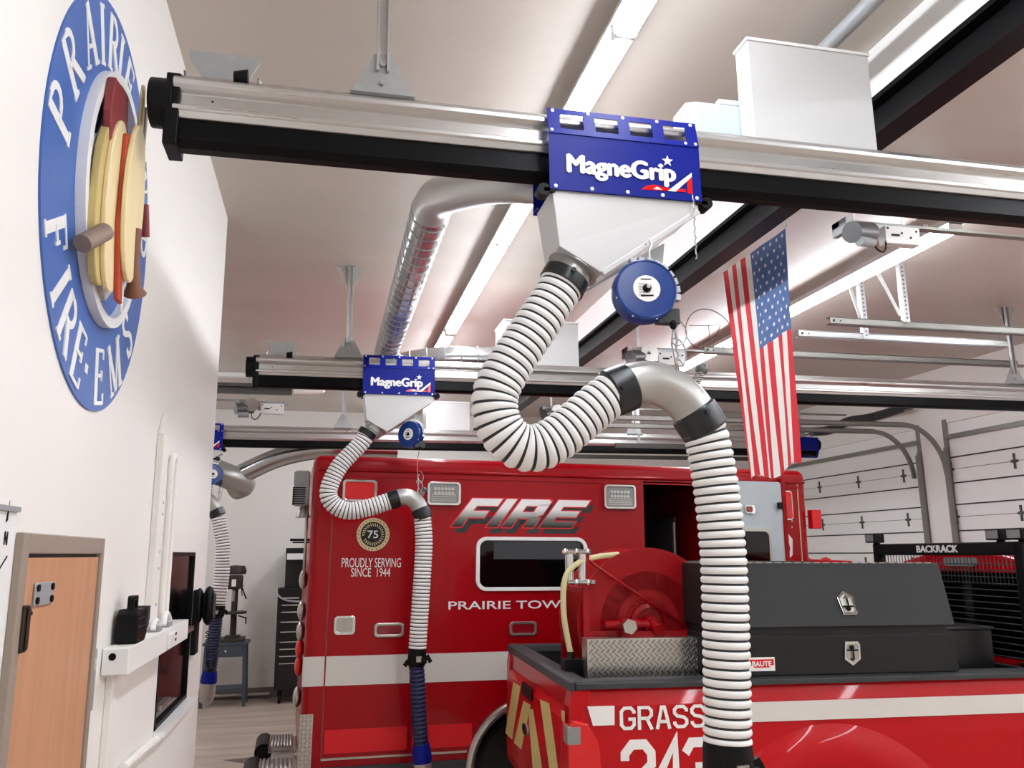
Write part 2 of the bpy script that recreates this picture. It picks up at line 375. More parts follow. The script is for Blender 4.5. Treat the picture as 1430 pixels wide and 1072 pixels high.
def text_obj(name, txt, size, m, parent, origin, xdir, ydir, off=0, ext=.001, bold=0, shear=0, align='LEFT', fitw=None, fith=None, local=True, space=1, fat=0):
    """built-in font turned into a thin mesh lying on the plane through origin"""
    cu = bpy.data.curves.new(name, 'FONT'); cu.body = txt; cu.size = size; cu.extrude = ext; cu.offset = bold; cu.shear = shear
    cu.align_x = align; cu.space_character = space; cu.resolution_u = 4
    t = bpy.data.objects.new(name, cu); COL.objects.link(t); bpy.context.view_layer.update()
    me = bpy.data.meshes.new_from_object(t.evaluated_get(bpy.context.evaluated_depsgraph_get())); bpy.data.objects.remove(t)
    xd = Vector(xdir).normalized(); yd = Vector(ydir).normalized(); zd = xd.cross(yd); o0 = Vector(origin)+zd*off
    xs = [v.co.x for v in me.vertices]; ys = [v.co.y for v in me.vertices]
    x0 = min(xs) if align == 'LEFT' else 0; y0 = min(ys)
    sx = fitw/(max(xs)-min(xs)) if fitw else 1; sy = fith/(max(ys)-y0) if fith else 1
    W = [o0+xd*((v.co.x-x0)*sx)+yd*((v.co.y-y0)*sy)+zd*v.co.z for v in me.vertices]
    if parent is not None and not local:
        top = parent
        while top.parent: top = top.parent
        inv = Matrix.LocRotScale(top.location, top.rotation_euler, None).inverted(); W = [inv @ p for p in W]
    for v, p in zip(me.vertices, W): v.co = p
    if fat:      # heavier strokes: the outline laid down again a hair to either side
        vs = []; fs = []
        for k, (dx, dy) in enumerate(((0, 0), (fat, 0), (-fat, 0), (0, fat*.6), (0, -fat*.6))):
            n0 = len(vs); vs += [v.co+xd*dx+yd*dy+zd*(.00015*k) for v in me.vertices]; fs += [[i+n0 for i in q.vertices] for q in me.polygons]
        me = bpy.data.meshes.new(name); me.from_pydata([tuple(v) for v in vs], [], fs)
    me.materials.clear(); me.materials.append(M[m] if isinstance(m, str) else m)
    o = bpy.data.objects.new(name, me); COL.objects.link(o)
    if parent is not None: o.parent = parent
    return o

# ================================================================== THE ROOM
XL, XR, YJ, YB, YF, H, XFL = -.714, 7.75, 5.64, 13.6, -5.0, 4.38, -4.6
o = MB().box(XFL, XR+.3, YF-.2, YB+.3, -.15, 0).obj('floor', 'floor'); tag(o, kind='structure')
o = MB().box(XFL, XR+.3, YF-.2, YB+.3, H, H+.15).obj('ceiling', 'ceil'); tag(o, kind='structure')
# left wall with the pass window cut through its visible face
WY0, WY1, WZ0, WZ1 = 4.2, 5.12, 1.33, 2.12
mb = MB(); T = .25
mb.box(XL-T, XL, YF, WY0, 0, H); mb.box(XL-T, XL, WY1, YJ, 0, H); mb.box(XL-T, XL, WY0, WY1, 0, WZ0); mb.box(XL-T, XL, WY0, WY1, WZ1, H)
tag(mb.obj('wall_left', 'wall'), kind='structure')
tag(MB().box(XFL, XL-T, YJ-.25, YJ, 0, H).obj('wall_left_return', 'wall'), kind='structure')
tag(MB().box(XFL-.2, XFL, YJ-.25, YB+.2, 0, H).obj('wall_far_left', 'wall'), kind='structure')
tag(MB().box(XFL, XR, YB, YB+.2, 0, H).obj('wall_back', 'wall'), kind='structure')
tag(MB().box(XFL, XR, YF-.2, YF, 0, H).obj('wall_front', 'wall'), kind='structure')
# right wall: piers and lintel round three overhead doors
DO = [(9.5, 12.9), (5.6, 9.0), (1.7, 5.1)]; DZ = 3.66
mb = MB(); ys = [YF]
for a, b in DO[::-1]: ys += [a, b]
ys.append(YB)
for i in range(0, len(ys), 2): mb.box(XR, XR+.3, ys[i], ys[i+1], 0, H)
for a, b in DO: mb.box(XR, XR+.3, a, b, DZ, H)
tag(mb.obj('wall_right', 'wall'), kind='structure')
tag(MB().box(XFL, XR, YB-.015, YB, 0, .15).obj('baseboard_back', 'base'), kind='structure')

# overhead doors
for n, (a, b) in enumerate(DO):
    dr = struct('door_%d' % (n+2), (XR, (a+b)/2, 0))
    ph = .593; ztop = DZ
    while ztop > .02:
        z1 = ztop; z0 = max(0, ztop-ph); ztop -= ph
        mb = MB().box(XR+.015, XR+.07, a, b, z0+.003, z1-.003)
        for zz in (z0+.15, z0+.42):
            if zz < z1-.1: mb.box(XR+.009, XR+.02, a, b, zz-.008, zz+.008, 1)
        mb.box(XR+.03, XR+.04, a, b, z1-.006, z1+.006, 1)
        mb.obj('door_panel', ['doorp', 'seam'], dr)
        yy = b-.02
        while yy > a and z1 < DZ-.1:
            hg = MB().prism([(-.016, -.09), (.016, -.09), (.012, -.02), (.05, -.012), (.05, .012), (.012, .02), (.016, .09), (-.016, .09), (-.012, .02), (-.05, .012), (-.05, -.012), (-.012, -.02)], lambda u, v, w: Vector((XR+w, yy+u, z1+v)), .003, .014)
            hg.obj('hinge', 'trackD', dr); yy -= 1.0
    for zz in (DZ-.18,):
        MB().box(XR-.015, XR+.015, a, b, zz-.02, zz+.02).box(XR-.02, XR-.015, a, b, zz-.028, zz+.028).obj('strut', 'track', dr)
    for e, sg in ((a, 1), (b, -1)):
        t = MB(); y = e
        t.box(XR-.03, XR-.005, y-.03, y+.03, 0, 3.35); t.box(XR-.1, XR-.03, y-.045, y-.025, 0, 3.3)
        t.obj('side_track', 'track', dr)
        MB().box(XR-.004, XR+.0, y-.04, y+.04, 0, DZ+.05).obj('jamb_strip', 'track', dr)
    MB().cyl((XR-.12, a-.1, DZ+.26), (XR-.12, b+.1, DZ+.26), .014).obj('torsion_shaft', 'track', dr)

# the dark steel beam with its white header, running away from the camera
o = MB().box(2.42, 2.78, YF, YB, 4.15, H).obj('trim_1', 'white'); tag(o, kind='structure')
mb = MB().box(2.42, 2.55, YF, YB, 4.125, 4.149).box(2.475, 2.5, YF, YB, 3.985, 4.125).box(2.42, 2.55, YF, YB, 3.965, 3.985)
tag(mb.obj('steel_beam', 'beam'), kind='structure', label='dark painted steel beam under the white header'); bpy.data.objects['steel_beam'].name = 'trim_2'
tag(MB().box(XFL, XR, 10.75, 10.85, H-.05, H).obj('trim_3', 'white'), kind='structure')

# ------------------------------------------------------------------ fluorescent strips
def strip(x, y0, y1, label, z=H-.06):
    r = thing('strip_light', label, 'ceiling light', (x, (y0+y1)/2, z-.06), 'fluorescent strip lights under the ceiling')
    n = max(1, round((y1-y0)/2.44)); L = (y1-y0)/n
    for k in range(n):
        a, b = y0+k*L+.004, y0+(k+1)*L-.004
        MB().prism([(-.05, 0), (.05, 0), (.065, -.05), (-.065, -.05)], lambda u, v, w: Vector((x+u, w, z+v)), a, b).obj('lamp_housing', 'housing', r)
        q = [(-.05, -.052), (-.05, -.085), (-.025, -.105), (.025, -.105), (.05, -.085), (.05, -.052)]
        MB().prism(q, lambda u, v, w: Vector((x+u, w, z+v)), a+.015, b-.015).obj('lamp_lens', 'lamp', r)
        for e in (a, b-.02):
            MB().box(x-.05, x+.05, e, e+.02, z-.1, z-.04).obj('end_socket', 'white', r)
        for e in (a+.3, b-.3):
            MB().box(x-.02, x+.02, e-.02, e+.02, z, H).obj('mount', 'housing', r)
strip(1.17, -1.95, 7.81, 'long strip light running above the middle of the nearest blue trolley')
strip(1.17, 7.9, 12.78, 'strip light continuing behind the second rail above the red ambulance')
strip(4.16, 4.5, 11.82, 'glaring strip light to the right of the hanging flag')
strip(-2.6, 7.2, 12.1, 'strip light in the far left bay behind the white wall')
strip(4.16, -3.9, 3.3, 'unseen strip light added above and behind the photographer to brighten the ceiling')  # added out of view, only to throw more light on the ceiling
strip(6.4, -3.9, 5.2, 'unseen strip light added near the doors to brighten the room')  # another added lamp outside the frame, there to lift the room's brightness

tag(MB().tube([(2.1, -2, 4.27), (2.1, 3.5, 4.27), (2.1, 3.56, 4.3), (2.1, 3.58, H)], .035, 14).obj('ceiling_pipe', 'grey'), 'thick grey conduit pipe under the ceiling above the white sheet metal box', 'pipe')

# ------------------------------------------------------------------ exhaust rails
def zc(z): return z
def rail(y, x0, x1, label, endL=True, endR=True, hang=(), wing=None, zb=3.34):
    r = thing('exhaust_rail', label, 'exhaust rail', (x0, y, zb), 'long aluminium exhaust rails')
    f = lambda u, v, w: Vector((w, y+u, zb+v))
    prof = [(-.055, .105), (-.062, .125), (-.068, .13), (-.068, .145), (-.055, .15), (-.052, .19), (-.066, .2), (-.078, .212), (-.08, .228), (-.07, .24), (-.05, .246),
            (-.03, .25), (-.02, .275), (.02, .275), (.03, .25), (.05, .246), (.07, .24), (.08, .228), (.078, .212), (.066, .2), (.052, .19), (.055, .15), (.068, .145), (.068, .13), (.062, .125), (.055, .105)]
    MB().prism(prof, f, x0, x1).obj('aluminium_track', 'alu', r, bevel=.002, seg=1)
    MB().prism([(-.045, .105), (-.05, .034), (-.02, .016), (.02, .016), (.05, .034), (.045, .105)], f, x0+.01, x1-.01).obj('rubber_seal', 'rubber', r)
    for e, sg, on in ((x0, -1, endL), (x1, 1, endR)):
        if not on: continue
        q = [(-.06, .006), (.06, .006), (.066, .012), (.066, .1), (.07, .25), (.04, .262), (-.04, .262), (-.07, .25), (-.066, .1), (-.066, .012)]
        c = MB().prism(q, f, e-.022, e+.022)
        c.cyl((e, y, zb+.175), (e+sg*.075, y, zb+.175), .08, n=28)
        c.obj('end_cap', 'blk', r, bevel=.006)
    for k, hx in enumerate(hang):
        p = MB(); zt = zb+.275
        p.prism([(-.11, 0), (.11, 0), (.11, .012), (.03, .17), (-.03, .17), (-.11, .012)], lambda u, v, w: Vector((hx+u, y+w, zt+v)), -.004, .004)
        p.box(hx-.11, hx+.11, y-.045, y+.045, zt-.003, zt+.006)
        for bz in (.06, .13): p.cyl((hx, y-.014, zt+bz), (hx, y+.014, zt+bz), .012, n=6)
        p.obj('hanger_plate', 'galvM', r)
        q = MB().box(hx-.022, hx+.022, y+.004, y+.012, zt+.1, H).box(hx-.022, hx-.014, y-.02, y+.012, zt+.1, H).box(hx+.014, hx+.022, y-.02, y+.012, zt+.1, H)
        q.prism([(-.12, 0), (.12, 0), (.03, -.16), (-.03, -.16)], lambda u, v, w: Vector((hx+u, y+w, H+v)), .013, .018)
        q.obj('hanger_strut', 'galv', r)
    if wing:
        hx = wing; zt = zb+.255
        wf = lambda u, v, w: Vector((hx+u, y+.05-v*.3+w, zt-.005+v*1.15))
        p = MB().prism([(-.115, .12), (.115, .12), (.115, .105), (.035, 0), (-.035, 0), (-.115, .105)], wf, 0, .004)
        for sx in (-1, 1): p.prism([(-.02, .10), (.10, .17), (.10, -.02)], lambda u, v, w, sx=sx: Vector((hx+sx*.115+w, y+u-.02, zt+v*.75-.05)), -.003, .003)
        p.obj('wing_bracket', 'galvM', r)
        MB().cyl((hx+.04, y-.05, zt+.015), (hx+.085, y-.05, zt+.015), .018, .028, n=16).obj('cable_stop', 'blk', r)
    for hx in (x0+.12,): MB().cyl((hx, y-.054, zb+.17), (hx, y-.0535, zb+.17), .004, n=8).obj('bolt_hole', 'blk', r)
    return r
rail(2.635, -.515, 6.9, 'nearest aluminium exhaust rail crossing the whole top of the picture', hang=(.15, 3.2, 5.2), wing=-.375, zb=3.37)
rail(6.45, -.54, 7.0, 'middle aluminium exhaust rail over the near side of the ambulance', hang=(.15, 3.6, 6.4), wing=-.36)
rail(10.2, -3.2, 6.62, 'farthest aluminium exhaust rail behind the ambulance', hang=(-2, .2, 3.98, 6.42))

# ------------------------------------------------------------------ blue trolleys with their hoppers
def trolley(y, x0, label):
    """x0 = left end of the .56 m housing"""
    W = .56; x1 = x0+W; yf = y-.115; yb = y+.115; z0 = 3.315; zf = 3.52; zt = 3.625
    r = thing('hose_trolley', label, 'hose trolley', (x0+W/2, y, z0), 'blue hose trolleys on the rails')
    h = MB()
    for s_, yy in ((-1, yf), (1, yb)):
        h.box(x0, x1, min(yy, yy-s_*.004), max(yy, yy-s_*.004), z0+.02, zf)
        h.prism([(0, z0+.022), (W, z0+.022), (W, z0-.004), (0, z0-.004)], lambda u, v, w, yy=yy, s_=s_: Vector((x0+u, yy+w-s_*0.0, v)), -.003, .003)
        yt = yy-s_*.022
        # pierced upper flange, leaning inward
        fn = lambda u, v, w, yy=yy, s_=s_, yt=yt: Vector((x0+u, yy+(yt-yy)*(v-zf)/(zt-zf)+w*s_, v))
        a, b = zf+.022, zt-.022
        h.prism([(0, zf), (W, zf), (W, a), (0, a)], fn, 0, .004); h.prism([(0, b), (W, b), (W, zt), (0, zt)], fn, 0, .004)
        ww = .085; gp = (W-4*ww)/5
        for k in range(5): h.prism([(k*(ww+gp), a), (k*(ww+gp)+gp, a), (k*(ww+gp)+gp, b), (k*(ww+gp), b)], fn, 0, .004)
    h.box(x0, x1, yf, yf+.06, z0, z0+.004).box(x0, x1, yb-.06, yb, z0, z0+.004)
    h.obj('housing', 'blue', r)
    for q_ in [(x0+.02+k*(W-.04)/4, yf-.004, z0+.008) for k in range(5)]+[(x0+.02+k*(W-.04)/4, yf+.016, zt-.01) for k in range(5)]+[(xx, yf, zf+.012) for xx in (x0+.012, x1-.05, x1-.012)]:
        MB().ball(q_, .0075, 0, 8, (1, .5, 1)).obj('rivet', 'white', r)
    text_obj('lettering', 'MagneGrip', .1, 'letter', r, (x0+.065, yf-.002, 3.358), (1, 0, 0), (0, 0, 1), off=.001, bold=0, fat=.0048, fitw=.395, fith=.086, local=False)
    bn = MB()
    fn = lambda u, v, w: Vector((x0+u, yf-.002-w, v))
    bn.prism([(.33, 3.338), (.50, 3.343), (.50, 3.353), (.42, 3.353), (.38, 3.361), (.35, 3.353)], fn, 0, .001)
    bn.prism([(.505, 3.338), (.525, 3.338), (.525, 3.413), (.505, 3.393)], fn, 0, .001)
    bn.prism([(.43, 3.341), (.46, 3.341), (.525, 3.403), (.525, 3.419)], fn, .001, .002, 1)
    bn.prism([(.376, 3.343), (.41, 3.343), (.39, 3.353)], fn, .001, .002, 1)
    st = [(.435+(.022 if k % 2 == 0 else .009)*math.cos(PI/2+k*PI/5), 3.455+(.022 if k % 2 == 0 else .009)*math.sin(PI/2+k*PI/5)) for k in range(10)]
    bn.prism(st, fn, 0, .002, 1)
    bn.obj('flag_emblem', ['lensR', 'letter'], r)
    # skewed hopper
    A = Vector((x0+.055, y, 3.085)); ax = Vector((-.45, 0, -.89)).normalized()
    ob = [Vector((x0+.01, yf+.01, z0)), Vector((x1-.01, yf+.01, z0)), Vector((x1-.01, yb-.01, z0)), Vector((x0+.01, yb-.01, z0))]
    lp = [(x0+.005, 3.105), (x0+.165, 3.025)]
    hp = MB(); n0 = [Vector((x0+.01, yf+.01, z0)), Vector((x1-.01, yf+.01, z0)), Vector((x1-.01, yf+.01, z0-.035)), Vector((x0+.185, yf+.02, 3.028)), Vector((x0+.035, yf+.02, 3.115))]
    n1 = [Vector((p.x, 2*y-p.y, p.z)) for p in n0]
    hp.add(n0+n1, [(0, 1, 2, 3, 4), (9, 8, 7, 6, 5), (0, 5, 6, 1), (1, 6, 7, 2), (2, 7, 8, 3), (3, 8, 9, 4), (4, 9, 5, 0)])
    hp.bar(n0[2]+Vector((0, -.002, 0)), n0[3]+Vector((0, -.002, 0)), .006, .02); 
    hp.obj('hopper', 'hopper', r, bevel=.004)
    c = (n0[3]+n0[4]+n1[3]+n1[4])/4; d = (n0[4]-n0[3]); nrm = Vector((d.z, 0, -d.x)).normalized()
    if nrm.z > 0: nrm = -nrm
    MB().cyl(c-nrm*.002, c+nrm*.004, .094, n=28).tube([c, c+nrm*.03, c+nrm*.032, c+nrm*.038, c+nrm*.04, c+nrm*.07], [.074, .074, .078, .078, .074, .07], 28).obj('outlet_collar', 'silver', r)
    for e, s_ in ((x0-.02, -1), (x1+.02, 1)):
        MB().cyl((e, yf-.0, z0-.005), (e, yf+.05, z0-.005), .022, n=16).box(min(e, e-s_*.04), max(e, e-s_*.04), yf, yf+.02, z0-.012, z0+.002).obj('guide_roller', 'blk', r)
    lug = MB().prism([(0, 0), (.09, .055), (.08, -.02), (.02, -.03)], lambda u, v, w: Vector((x0+.36+u, y-.02+w, 3.13+v)), -.003, .003)
    lug.cyl((x0+.40, y-.02, 3.12), (x0+.40, y-.02, 3.05), .006, n=8)
    lug.obj('reel_lug', 'galvM', r)
    st = MB().bar((x0+.02, yb, 2.93), (x0+.35, yb, 3.14), .02, .02)
    st.obj('brace_arm', 'galvM', r)
    return c, nrm
c1, n1_ = trolley(2.635, .715, 'large blue trolley with white lettering on the nearest rail')
c2, n2_ = trolley(6.45, .262, 'small blue trolley with white lettering on the middle rail above the ambulance')
c3, n3_ = trolley(10.2, -1.74, 'blue trolley on the farthest rail, half hidden behind the white wall')

# ------------------------------------------------------------------ ribbed exhaust hoses
def ribbed(pts, r, pitch, name, parent, mats=('hose', 'groove')):
    P = smooth_path(pts, pitch/8); rs = []; rm = []
    for i in range(len(P)):
        ph = i % 8
        rs.append(r*(1-(.10, .07, .025, .0, 0, .0, .025, .07)[ph])); rm.append(1 if ph in (7, 0) else 0)
    MB().tube(P, rs, 28, ringmat=rm).obj(name, list(mats), parent, fix=False)
def hose_set(y, r, path1, elbow, path2, label, pitch, tipkind, blue=None, tip=None, ball=True):
    top = at(*path1[0], Y=y)
    root = thing('exhaust_hose', label, 'exhaust hose', (top.x, y, 1.2), 'white ribbed exhaust hoses')
    P1 = [at(*p, Y=y) for p in path1]; E = [at(*p, Y=y) for p in elbow]; P2 = [at(*p, Y=y) for p in path2]
    ribbed(P1, r, pitch, 'upper_hose', root)
    MB().tube(smooth_path(E, .015), r*.95, 28).obj('elbow', 'silver', root)
    ribbed(P2, r, pitch, 'drop_hose', root)
    def cuff(a, b, k=1.07):
        a = Vector(a); b = Vector(b); d = (b-a)
        MB().tube([a, a+d*.08, a+d*.5, a+d*.92, b], [r*.97, r*k, r*k*1.01, r*k, r*.97], 28).cyl(a+d*.25-Vector((0, r*k, 0)), a+d*.25-Vector((0, r*k+.012, 0)), .008, n=8).obj('rubber_cuff', 'band', root)
    cuff(P1[0]-(P1[1]-P1[0]).normalized()*.03, P1[0]+(P1[1]-P1[0]).normalized()*.02)
    e0 = E[0]; d0 = (E[1]-E[0]).normalized(); cuff(e0-d0*.045, e0+d0*.04)
    e1 = E[-1]; d1 = (E[-1]-E[-2]).normalized(); cuff(e1-d1*.045, e1+d1*.045)
    if ball:
        pk = E[len(E)//2+1]; nn = Vector((.45, 0, .9)).normalized()*r
        q = MB().ball(pk+nn*1.75, .022, 1); hx = []
        for k in range(60): 
            t = k/59; hx.append(pk+nn*(.8+.8*t)+Vector((math.cos(k*.75)*.016, math.sin(k*.75)*.016, 0)))
        q.tube(hx, .0025, 5); q.obj('spring_buffer', ['chromeS', 'motor'], root)
    b = P2[-1]; d = (P2[-1]-P2[-2]).normalized()
    cl = MB().tube([b-d*.01, b+d*.02, b+d*.11, b+d*.13], [r*.95, r*1.02, r*1.02, r*.85], 28)
    cl.box(b.x+.02, b.x+.06, y-r*1.35, y-r*.9, b.z-.10, b.z-.06).cyl((b.x+.04, y-r*1.35, b.z-.08), (b.x+.04, y-r*1.5, b.z-.08), .014, n=6)
    cl.bar((b.x-r, y-.02, b.z-.08), (b.x-r-.03, y-.02, b.z-.12), .02, .03).bar((b.x+r, y-.02, b.z-.05), (b.x+r+.03, y-.02, b.z-.1), .02, .03)
    cl.obj('nozzle_clamp', 'blk', root)
    MB().box(b.x-.015, b.x+.025, y-r*1.12, y-r, b.z-.09, b.z-.05).obj('latch', 'chromeS', root)
    if blue:
        Q = [b+d*.12]+[at(*p, Y=y) for p in blue]
        ribbed(Q, r*.86, .03, 'blue_hose', root, ('blueH', 'blueH'))
        e = Q[-1]; dd = (Q[-1]-Q[-2]).normalized()
        MB().tube([e-dd*.01, e+dd*.03, e+dd*.10, e+dd*.12], [r*.9, r*1.0, r*1.08, r*1.0], 24).obj('blue_cuff', 'blue', root)
        f = e+dd*.11
        MB().tube([f, f+dd*.10, f+dd*.2, f+dd*.24], [r*.95, r*1.05, r*.85, r*.3], 24).obj('metal_tip', 'aluD', root)
    return root
hose_set(2.55, .0765, [(787, 394), (771, 420), (742, 464), (707, 517), (691, 556), (697, 594), (720, 620), (750, 625), (786, 606), (826, 572), (856, 549)],
         [(866, 544), (886, 536), (910, 534), (936, 543), (960, 563), (977, 588)], [(981, 596), (990, 625), (1001, 690), (1010, 780), (1014, 900), (1016, 1036)],
         'large white ribbed hose looping down in the foreground from the nearest trolley', .0290, 0, blue=[(1016, 1110), (1017, 1200)])
hose_set(6.40, .067, [(512, 606), (503, 620), (474, 651), (459, 684), (465, 703), (486, 713), (513, 709), (546, 699)],
         [(550, 697), (560, 694), (572, 695), (583, 703), (589, 717)], [(590, 722), (592, 756), (590, 800), (587, 845), (583, 905)],
         'smaller white ribbed hose with a blue lower end hanging before the ambulance', .027, 1, blue=[(583, 950), (585, 1000), (588, 1040)])
hose_set(10.2, .085, [(296, 640), (288, 670), (286, 690)], [(284, 694), (292, 699), (299, 708), (303, 716)], [(305, 722), (311, 760), (310, 800), (304, 845)],
         'distant white ribbed hose with a blue lower end beyond the corner of the white wall', .034, 2, blue=[(300, 880), (296, 915), (293, 938)], ball=False)

# ------------------------------------------------------------------ blue cable reels (balancers)
def reel(px, py, y, rad, turn, label, drop, lug):
    c = at(px, py, Y=y); root = thing('cable_balancer', label, 'cable reel', (c.x, y, c.z-rad), 'blue cable balancers under the trolleys')
    ax = Vector((math.sin(turn), -math.cos(turn), .05)).normalized()
    MB().lathe([(0, -.04), (rad*.9, -.04), (rad*.98, -.034), (rad, -.02), (rad, .024), (rad*.975, .034), (rad*.93, .036), (rad*.9, .033), (rad*.5, .035), (0, .036)], c, ax, 48).obj('reel_drum', 'blueD', root)
    MB().lathe([(0, .0375), (rad*.43, .0375), (rad*.43, .035)], c, ax, 36).obj('round_label', 'letter', root)
    MB().lathe([(0, .06), (rad*.07, .058), (rad*.13, .046), (rad*.14, .036)], c, ax, 24).lathe([(0, .062), (rad*.06, .06), (rad*.07, .056)], c, ax, 16, mi=1).obj('hub_cap', ['blk', 'chrome'], root)
    sd = ax.cross(Vector((0, 0, 1))).normalized()*-1; up = sd.cross(ax)*-1
    if up.z < 0: up = -up
    pr = MB()
    for k in range(5): pr.bar(c+ax*.038-sd*rad*.26+up*rad*(.14-.09*k), c+ax*.038-sd*rad*(.08 if k != 2 else .16)+up*rad*(.14-.09*k), .0004, rad*.018)
    pr.bar(c+ax*.038-sd*rad*.18+up*rad*.3, c+ax*.038+sd*rad*.15+up*rad*.3, .0006, rad*.035); pr.bar(c+ax*.038-sd*rad*.2-up*rad*.25, c+ax*.038+sd*rad*.2-up*rad*.23, .0006, rad*.05)
    pr.obj('label_print', 'blk', root)
    rv = MB()
    for k in range(8):
        t = 2*PI*k/8+.3; rv.ball(c+ax*.026+(sd*math.cos(t)+up*math.sin(t))*rad*.97, .005, 0, 8)
    rv.obj('rim_screws', 'white', root)
    hg = MB()
    for k in range(9):
        t0 = math.radians(105-14*k); hg.obox(c-ax*.01+(sd*math.cos(t0)+up*math.sin(t0))*rad*1.09, (rad*.2, .03, rad*.17), (0, -(t0-PI/2), 0))
    hg.obj('hanger_yoke', 'galv', root)
    top = c+up*rad*1.15+sd*rad*.25
    MB().tube([top, top+Vector((0, 0, .03)), top+Vector((.012, 0, .05)), top+Vector((.0, 0, .07)), top+Vector((-.012, 0, .05))], .004, 8).obj('hook', 'galv', root)
    MB().obox(c+sd*rad*.75-up*rad*.75-ax*.015, (rad*.75, .035, rad*.5), (0, 0, 0)).obj('cable_outlet', 'dgrey', root, bevel=.004)
    p = c+sd*rad*.88-up*rad*1.05
    MB().ball(p, rad*.12, 0, 12, (1, 1, 1.3)).obj('stop_ball', 'blk', root)
    if drop:
        q = [at(*k, Y=y) for k in drop]
        MB().tube([p]+q, .003, 6).obj('lift_cable', 'cable', root)
        lp = []
        a = q[-1]
        for k in range(60):
            t = k/59*2*PI*2.2; lp.append(a+Vector((.03*math.sin(t)*(1-k/120)+.01, .01*math.cos(t), .16-.0026*k+.03*math.cos(t))))
        MB().tube(lp, .0025, 5).obj('cable_tail', 'cable', root)
        ch = MB()
        for k in range(6):
            z = a.z+.012+k*.026; ch.tube([(a.x-.006*(k % 2), y-.006*((k+1) % 2), z), (a.x, y, z+.012), (a.x+.006*(k % 2), y+.006*((k+1) % 2), z+.024)], .004, 5)
        ch.obj('chain', 'galv', root)
    return root
reel(899, 408, 2.50, .108, -.1, 'large blue cable balancer with a round white label under the nearest trolley', [(938, 480), (944, 510), (947, 521)], 0)
reel(574, 607, 6.38, .105, -.75, 'small blue cable balancer under the middle rail, above the ambulance', [(583, 640), (583, 662), (584, 692)], 0)
reel(296, 662, 10.15, .12, .5, 'distant blue cable balancer by the corner of the white wall', [(305, 700)], 0)
# loose safety chain at the right end of the nearest trolley
ch = MB()
for k in range(14):
    a = at(967, 272, Y=2.5); z = a.z-.017*k; ch.tube([(a.x, a.y-.004*(k % 2), z), (a.x+.004*(k % 2), a.y, z-.008), (a.x, a.y+.004*(k % 2), z-.016)], .0025, 5)
tag(ch.obj('safety_chain', 'galv'), 'thin hanging chain at the right end of the nearest blue trolley', 'chain')

# ------------------------------------------------------------------ sheet metal boxes on the rails
def sheet_box(x0, x1, y0, y1, z0, z1, label, mt='hopper'):
    r = thing('sheet_metal_box', label, 'metal box', ((x0+x1)/2, (y0+y1)/2, z0), 'sheet metal boxes above the rails')
    MB().box(x0, x1, y0, y1, z0, z1).obj('casing', mt, r, bevel=.004)
    MB().box(x0-.006, x1+.006, y0-.006, y1+.006, z1, z1+.012).obj('lid', 'white', r)
    MB().box(x0, x1+.012, y0-.012, y0, z0-.008, z0).obj('bottom_flange', 'galv', r)
sheet_box(1.585, 2.13, 2.66, 2.76, 3.65, 4.09, 'white sheet metal box standing on the nearest rail right of the trolley')
sheet_box(1.42, 2.06, 6.48, 6.85, 3.625, 4.0, 'white sheet metal box on the middle rail behind the hanging hose')
sheet_box(1.22, 1.78, 10.25, 10.6, 3.6, 3.98, 'white sheet metal box on the farthest rail above the ambulance roof')
tag(MB().prism([(1.36, 2.78), (1.40, 2.763), (1.66, 2.763), (1.66, 2.93), (1.40, 2.93), (1.36, 2.9)], lambda u, v, w: Vector((u, v, w)), 3.64, 3.86).box(1.5, 1.6, 2.763, 2.8, 3.86, 3.885).obj('duct_damper', 'lgrey', bevel=.005), 'pale blue-grey housing tucked behind the white sheet metal box', 'duct housing')

# ------------------------------------------------------------------ spiral ducts
def duct(name, pts, r, label, smooth=()):
    root = thing(name, label, 'duct', Vector(pts[0]))
    P = [Vector(p) for p in pts]
    return root, P
root = thing('spiral_duct', 'shiny spiral duct running back from the nearest trolley to the middle rail', 'duct', (.5, 3.4, 3.4))
dz = 3.80; xa = .48; y0 = 3.85
straight = [Vector((xa, y0+(7.0-y0)*k/60, dz+.0)) for k in range(61)]
MB().tube(straight, .098, 28).obj('duct_pipe', 'duct', root)
sm = MB(); hx = []
turns = 24; n = turns*20
for k in range(n+1):
    t = k/n; th = 2*PI*turns*t; hx.append(Vector((xa+.1*math.cos(th), y0+(7.0-y0)*t, dz+.1*math.sin(th))))
MB().tube(hx, .004, 5).obj('spiral_seam', 'galv', root)
el = smooth_path([(xa, 3.87, dz), (xa+.005, 3.65, dz-.04), (xa+.03, 3.4, dz-.13), (xa+.12, 3.1, dz-.23), (.70, 2.88, dz-.32), (.80, 2.79, dz-.37)], .02)
MB().tube(el, [.1-.0007*i for i in range(len(el))], 28).obj('duct_elbow', 'silver', root)
root = thing('spiral_duct', 'spiral duct lying along the back of the middle rail behind the hose', 'duct', (.8, 6.75, 3.66))
el = smooth_path([(.36, 6.85, 3.6), (.6, 6.82, 3.68), (.95, 6.75, 3.73), (1.42, 6.72, 3.74)], .02)
MB().tube(el, .085, 24).obj('duct_pipe', 'duct', root)
s_ = MB()
for k in range(3, len(el)-2, 7): s_.lathe([(.086, -.004), (.09, 0), (.086, .004)], el[k], el[k+1]-el[k], 24)
s_.obj('duct_seams', 'galv', root)
root = thing('spiral_duct', 'round duct with elbow in the far left bay behind the farthest rail', 'duct', (-1, 10.6, 3.0))
el = smooth_path([(-1.2, 10.55, 2.98), (-1.02, 10.55, 3.06), (-.6, 10.5, 3.26), (-.2, 10.45, 3.36), (.2, 10.4, 3.38), (.9, 10.4, 3.38)], .03)
MB().tube(el, .12, 24).obj('duct_pipe', 'duct', root)
